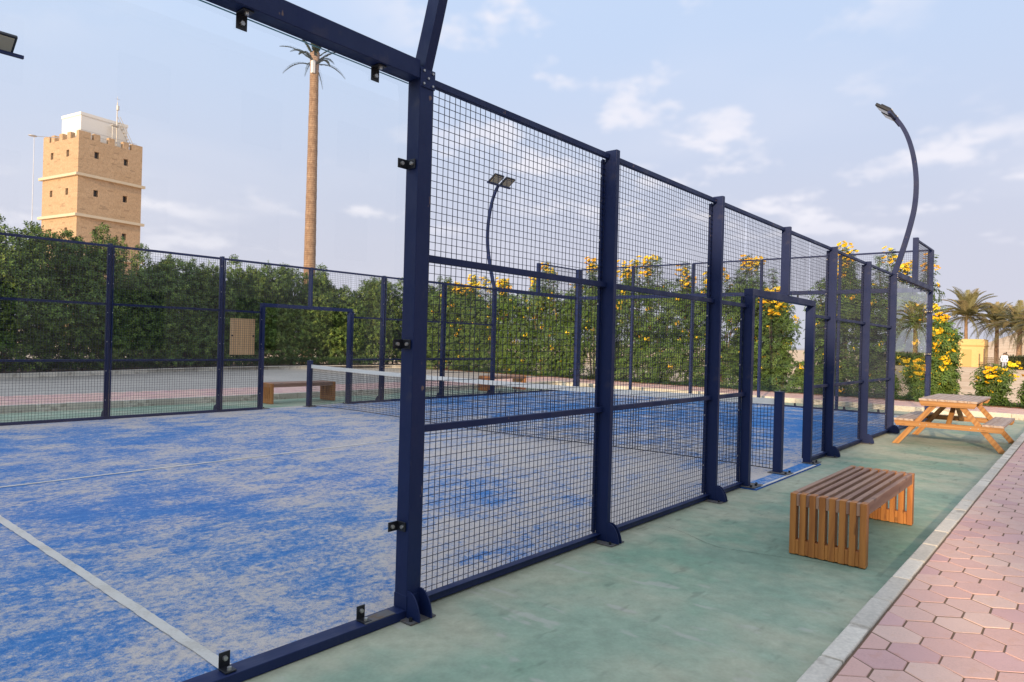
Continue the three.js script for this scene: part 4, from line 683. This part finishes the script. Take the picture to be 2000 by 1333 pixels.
{ // small distant person in white
  const R = thing('person', 'distant person in a white top standing beyond the low shrubs at right', 'person', [-3.6, -.03, -84]);
  const J = { hip: [0, .93, 0], chest: [0, 1.32, .02], neck: [0, 1.5, .02], head: [0, 1.64, .03], ls: [.19, 1.43, 0], le: [.27, 1.15, .02], lh: [.24, .9, .1], rs: [-.19, 1.43, 0], re: [-.27, 1.15, 0], rh: [-.25, .9, .08], lk: [.11, .5, .03], lf: [.12, .07, 0], lt: [.12, .05, .16], rk: [-.11, .5, 0], rf: [-.12, .07, -.05], rt: [-.12, .05, .11], lp: [.1, .9, 0], rp: [-.1, .9, 0] };
  const bones = [['hip', 'chest', .15, .17], ['chest', 'neck', .13, .06], ['neck', 'head', .055, .1], ['head', 'head', .11, .11], ['chest', 'ls', .1, .075], ['ls', 'le', .06, .048], ['le', 'lh', .046, .04], ['chest', 'rs', .1, .075], ['rs', 're', .06, .048], ['re', 'rh', .046, .04], ['lp', 'lk', .095, .065], ['lk', 'lf', .06, .045], ['lf', 'lt', .045, .035], ['rp', 'rk', .095, .065], ['rk', 'rf', .06, .045], ['rf', 'rt', .045, .035]];
  const n = 64, mc = new MarchingCubes(n, new THREE.MeshStandardMaterial(), false, false, 60000); mc.isolation = 0;
  for (let k = 0; k < n; k++) for (let j = 0; j < n; j++) for (let i = 0; i < n; i++) { const p = [(i / n * 2 - 1) * .95, (j / n * 2 - 1) * .95 + .9, (k / n * 2 - 1) * .95]; let acc = 0; for (const [a, b, r0, r1] of bones) { const A = J[a], B = J[b], d = [B[0] - A[0], B[1] - A[1], B[2] - A[2]], l = d[0] * d[0] + d[1] * d[1] + d[2] * d[2] || 1e-9; let t = ((p[0] - A[0]) * d[0] + (p[1] - A[1]) * d[1] + (p[2] - A[2]) * d[2]) / l; t = Math.max(0, Math.min(1, t)); const q = Math.hypot(p[0] - A[0] - d[0] * t, p[1] - A[1] - d[1] * t, p[2] - A[2] - d[2] * t) - (r0 + (r1 - r0) * t); acc += Math.exp(-q * 45); } mc.field[k * n * n + j * n + i] = Math.log(acc) / 45; }
  mc.update(); const c = mc.count, P = mc.positionArray.slice(0, c * 3), Nn = mc.normalArray.slice(0, c * 3), col = new Float32Array(c * 3);
  for (let i = 0; i < c; i++) { P[i * 3] *= .95; P[i * 3 + 1] = P[i * 3 + 1] * .95 + .9; P[i * 3 + 2] *= .95; const y = P[i * 3 + 1]; const k = y > 1.6 ? [.10, .07, .05] : y > 1.5 ? [.42, .26, .18] : y > .88 ? [.75, .77, .82] : [.35, .38, .46]; col.set(k, i * 3); }
  const g = new THREE.BufferGeometry(); g.setAttribute('position', new THREE.Float32BufferAttribute(P, 3)); g.setAttribute('normal', new THREE.Float32BufferAttribute(Nn, 3)); g.setAttribute('color', new THREE.Float32BufferAttribute(col, 3)); part('body', g, std({ vertexColors: true, roughness: .85 }), R);
}

// ---------------------------------------------------------------- buildings behind the camera that shade the court
{
  const mw = std({ color: C(.58, .53, .46), roughness: .9, map: rep(paverGrain, .5) }), md = std({ color: C(.035, .04, .05), roughness: .15 }), mr = std({ color: C(.30, .19, .13), roughness: .8 });
  const blk = (x0, x1, label) => {
    const R = thing('long_building', label, 'building', [(x0 + x1) / 2, 0, 20]); const w = (x1 - x0) / 2, Hh = 9.2;
    part('wall', rb(-w, w, -.02, Hh - .5, 0, 8, .02), mw, R); part('roof_edge', rb(-w - .02, w + .02, Hh - .4995, Hh, -.1, 8.1, .02), mr, R);
    for (let f = 0; f < 2; f++) for (let x = -w + 1.6; x < w - 1.2; x += 3.4) { const wd = part('window', rb(x - .6, x + .6, 1.3 + f * 4, 3.0 + f * 4, -.03, -.002, .01), md, R); part('sill', rb(x - .75, x + .75, 1.18 + f * 4, 1.295 + f * 4, -.12, -.001, .01), mr, wd); }
  };
  blk(-52, 9.5, 'long two storey building behind the viewpoint, shading the court'); blk(12.45, 34, 'two storey building behind the viewpoint across a narrow gap');
}
{
  const R = thing('pale_building', 'pale three storey building beyond the right picture edge, mirrored faintly in the near glass', 'building', [16, 0, -7]); const mw = std({ color: C(.46, .42, .37), roughness: .9, map: rep(paverGrain, .5) }), md = std({ color: C(.035, .04, .05), roughness: .15 });
  part('wall', rb(0, 9, -.02, 9.6, -17, 17, .02), mw, R); part('parapet', rb(-.06, 9.06, 9.6005, 9.9, -17.06, 17.06, .02), mw, R);
  for (let f = 0; f < 3; f++) for (let z = -15; z < 16; z += 3.3) part('window', rb(-.03, -.002, 1.1 + f * 3, 2.6 + f * 3, z - .65, z + .65, .01), md, R);
}
console.log('done');
renderer.render(scene, camera);
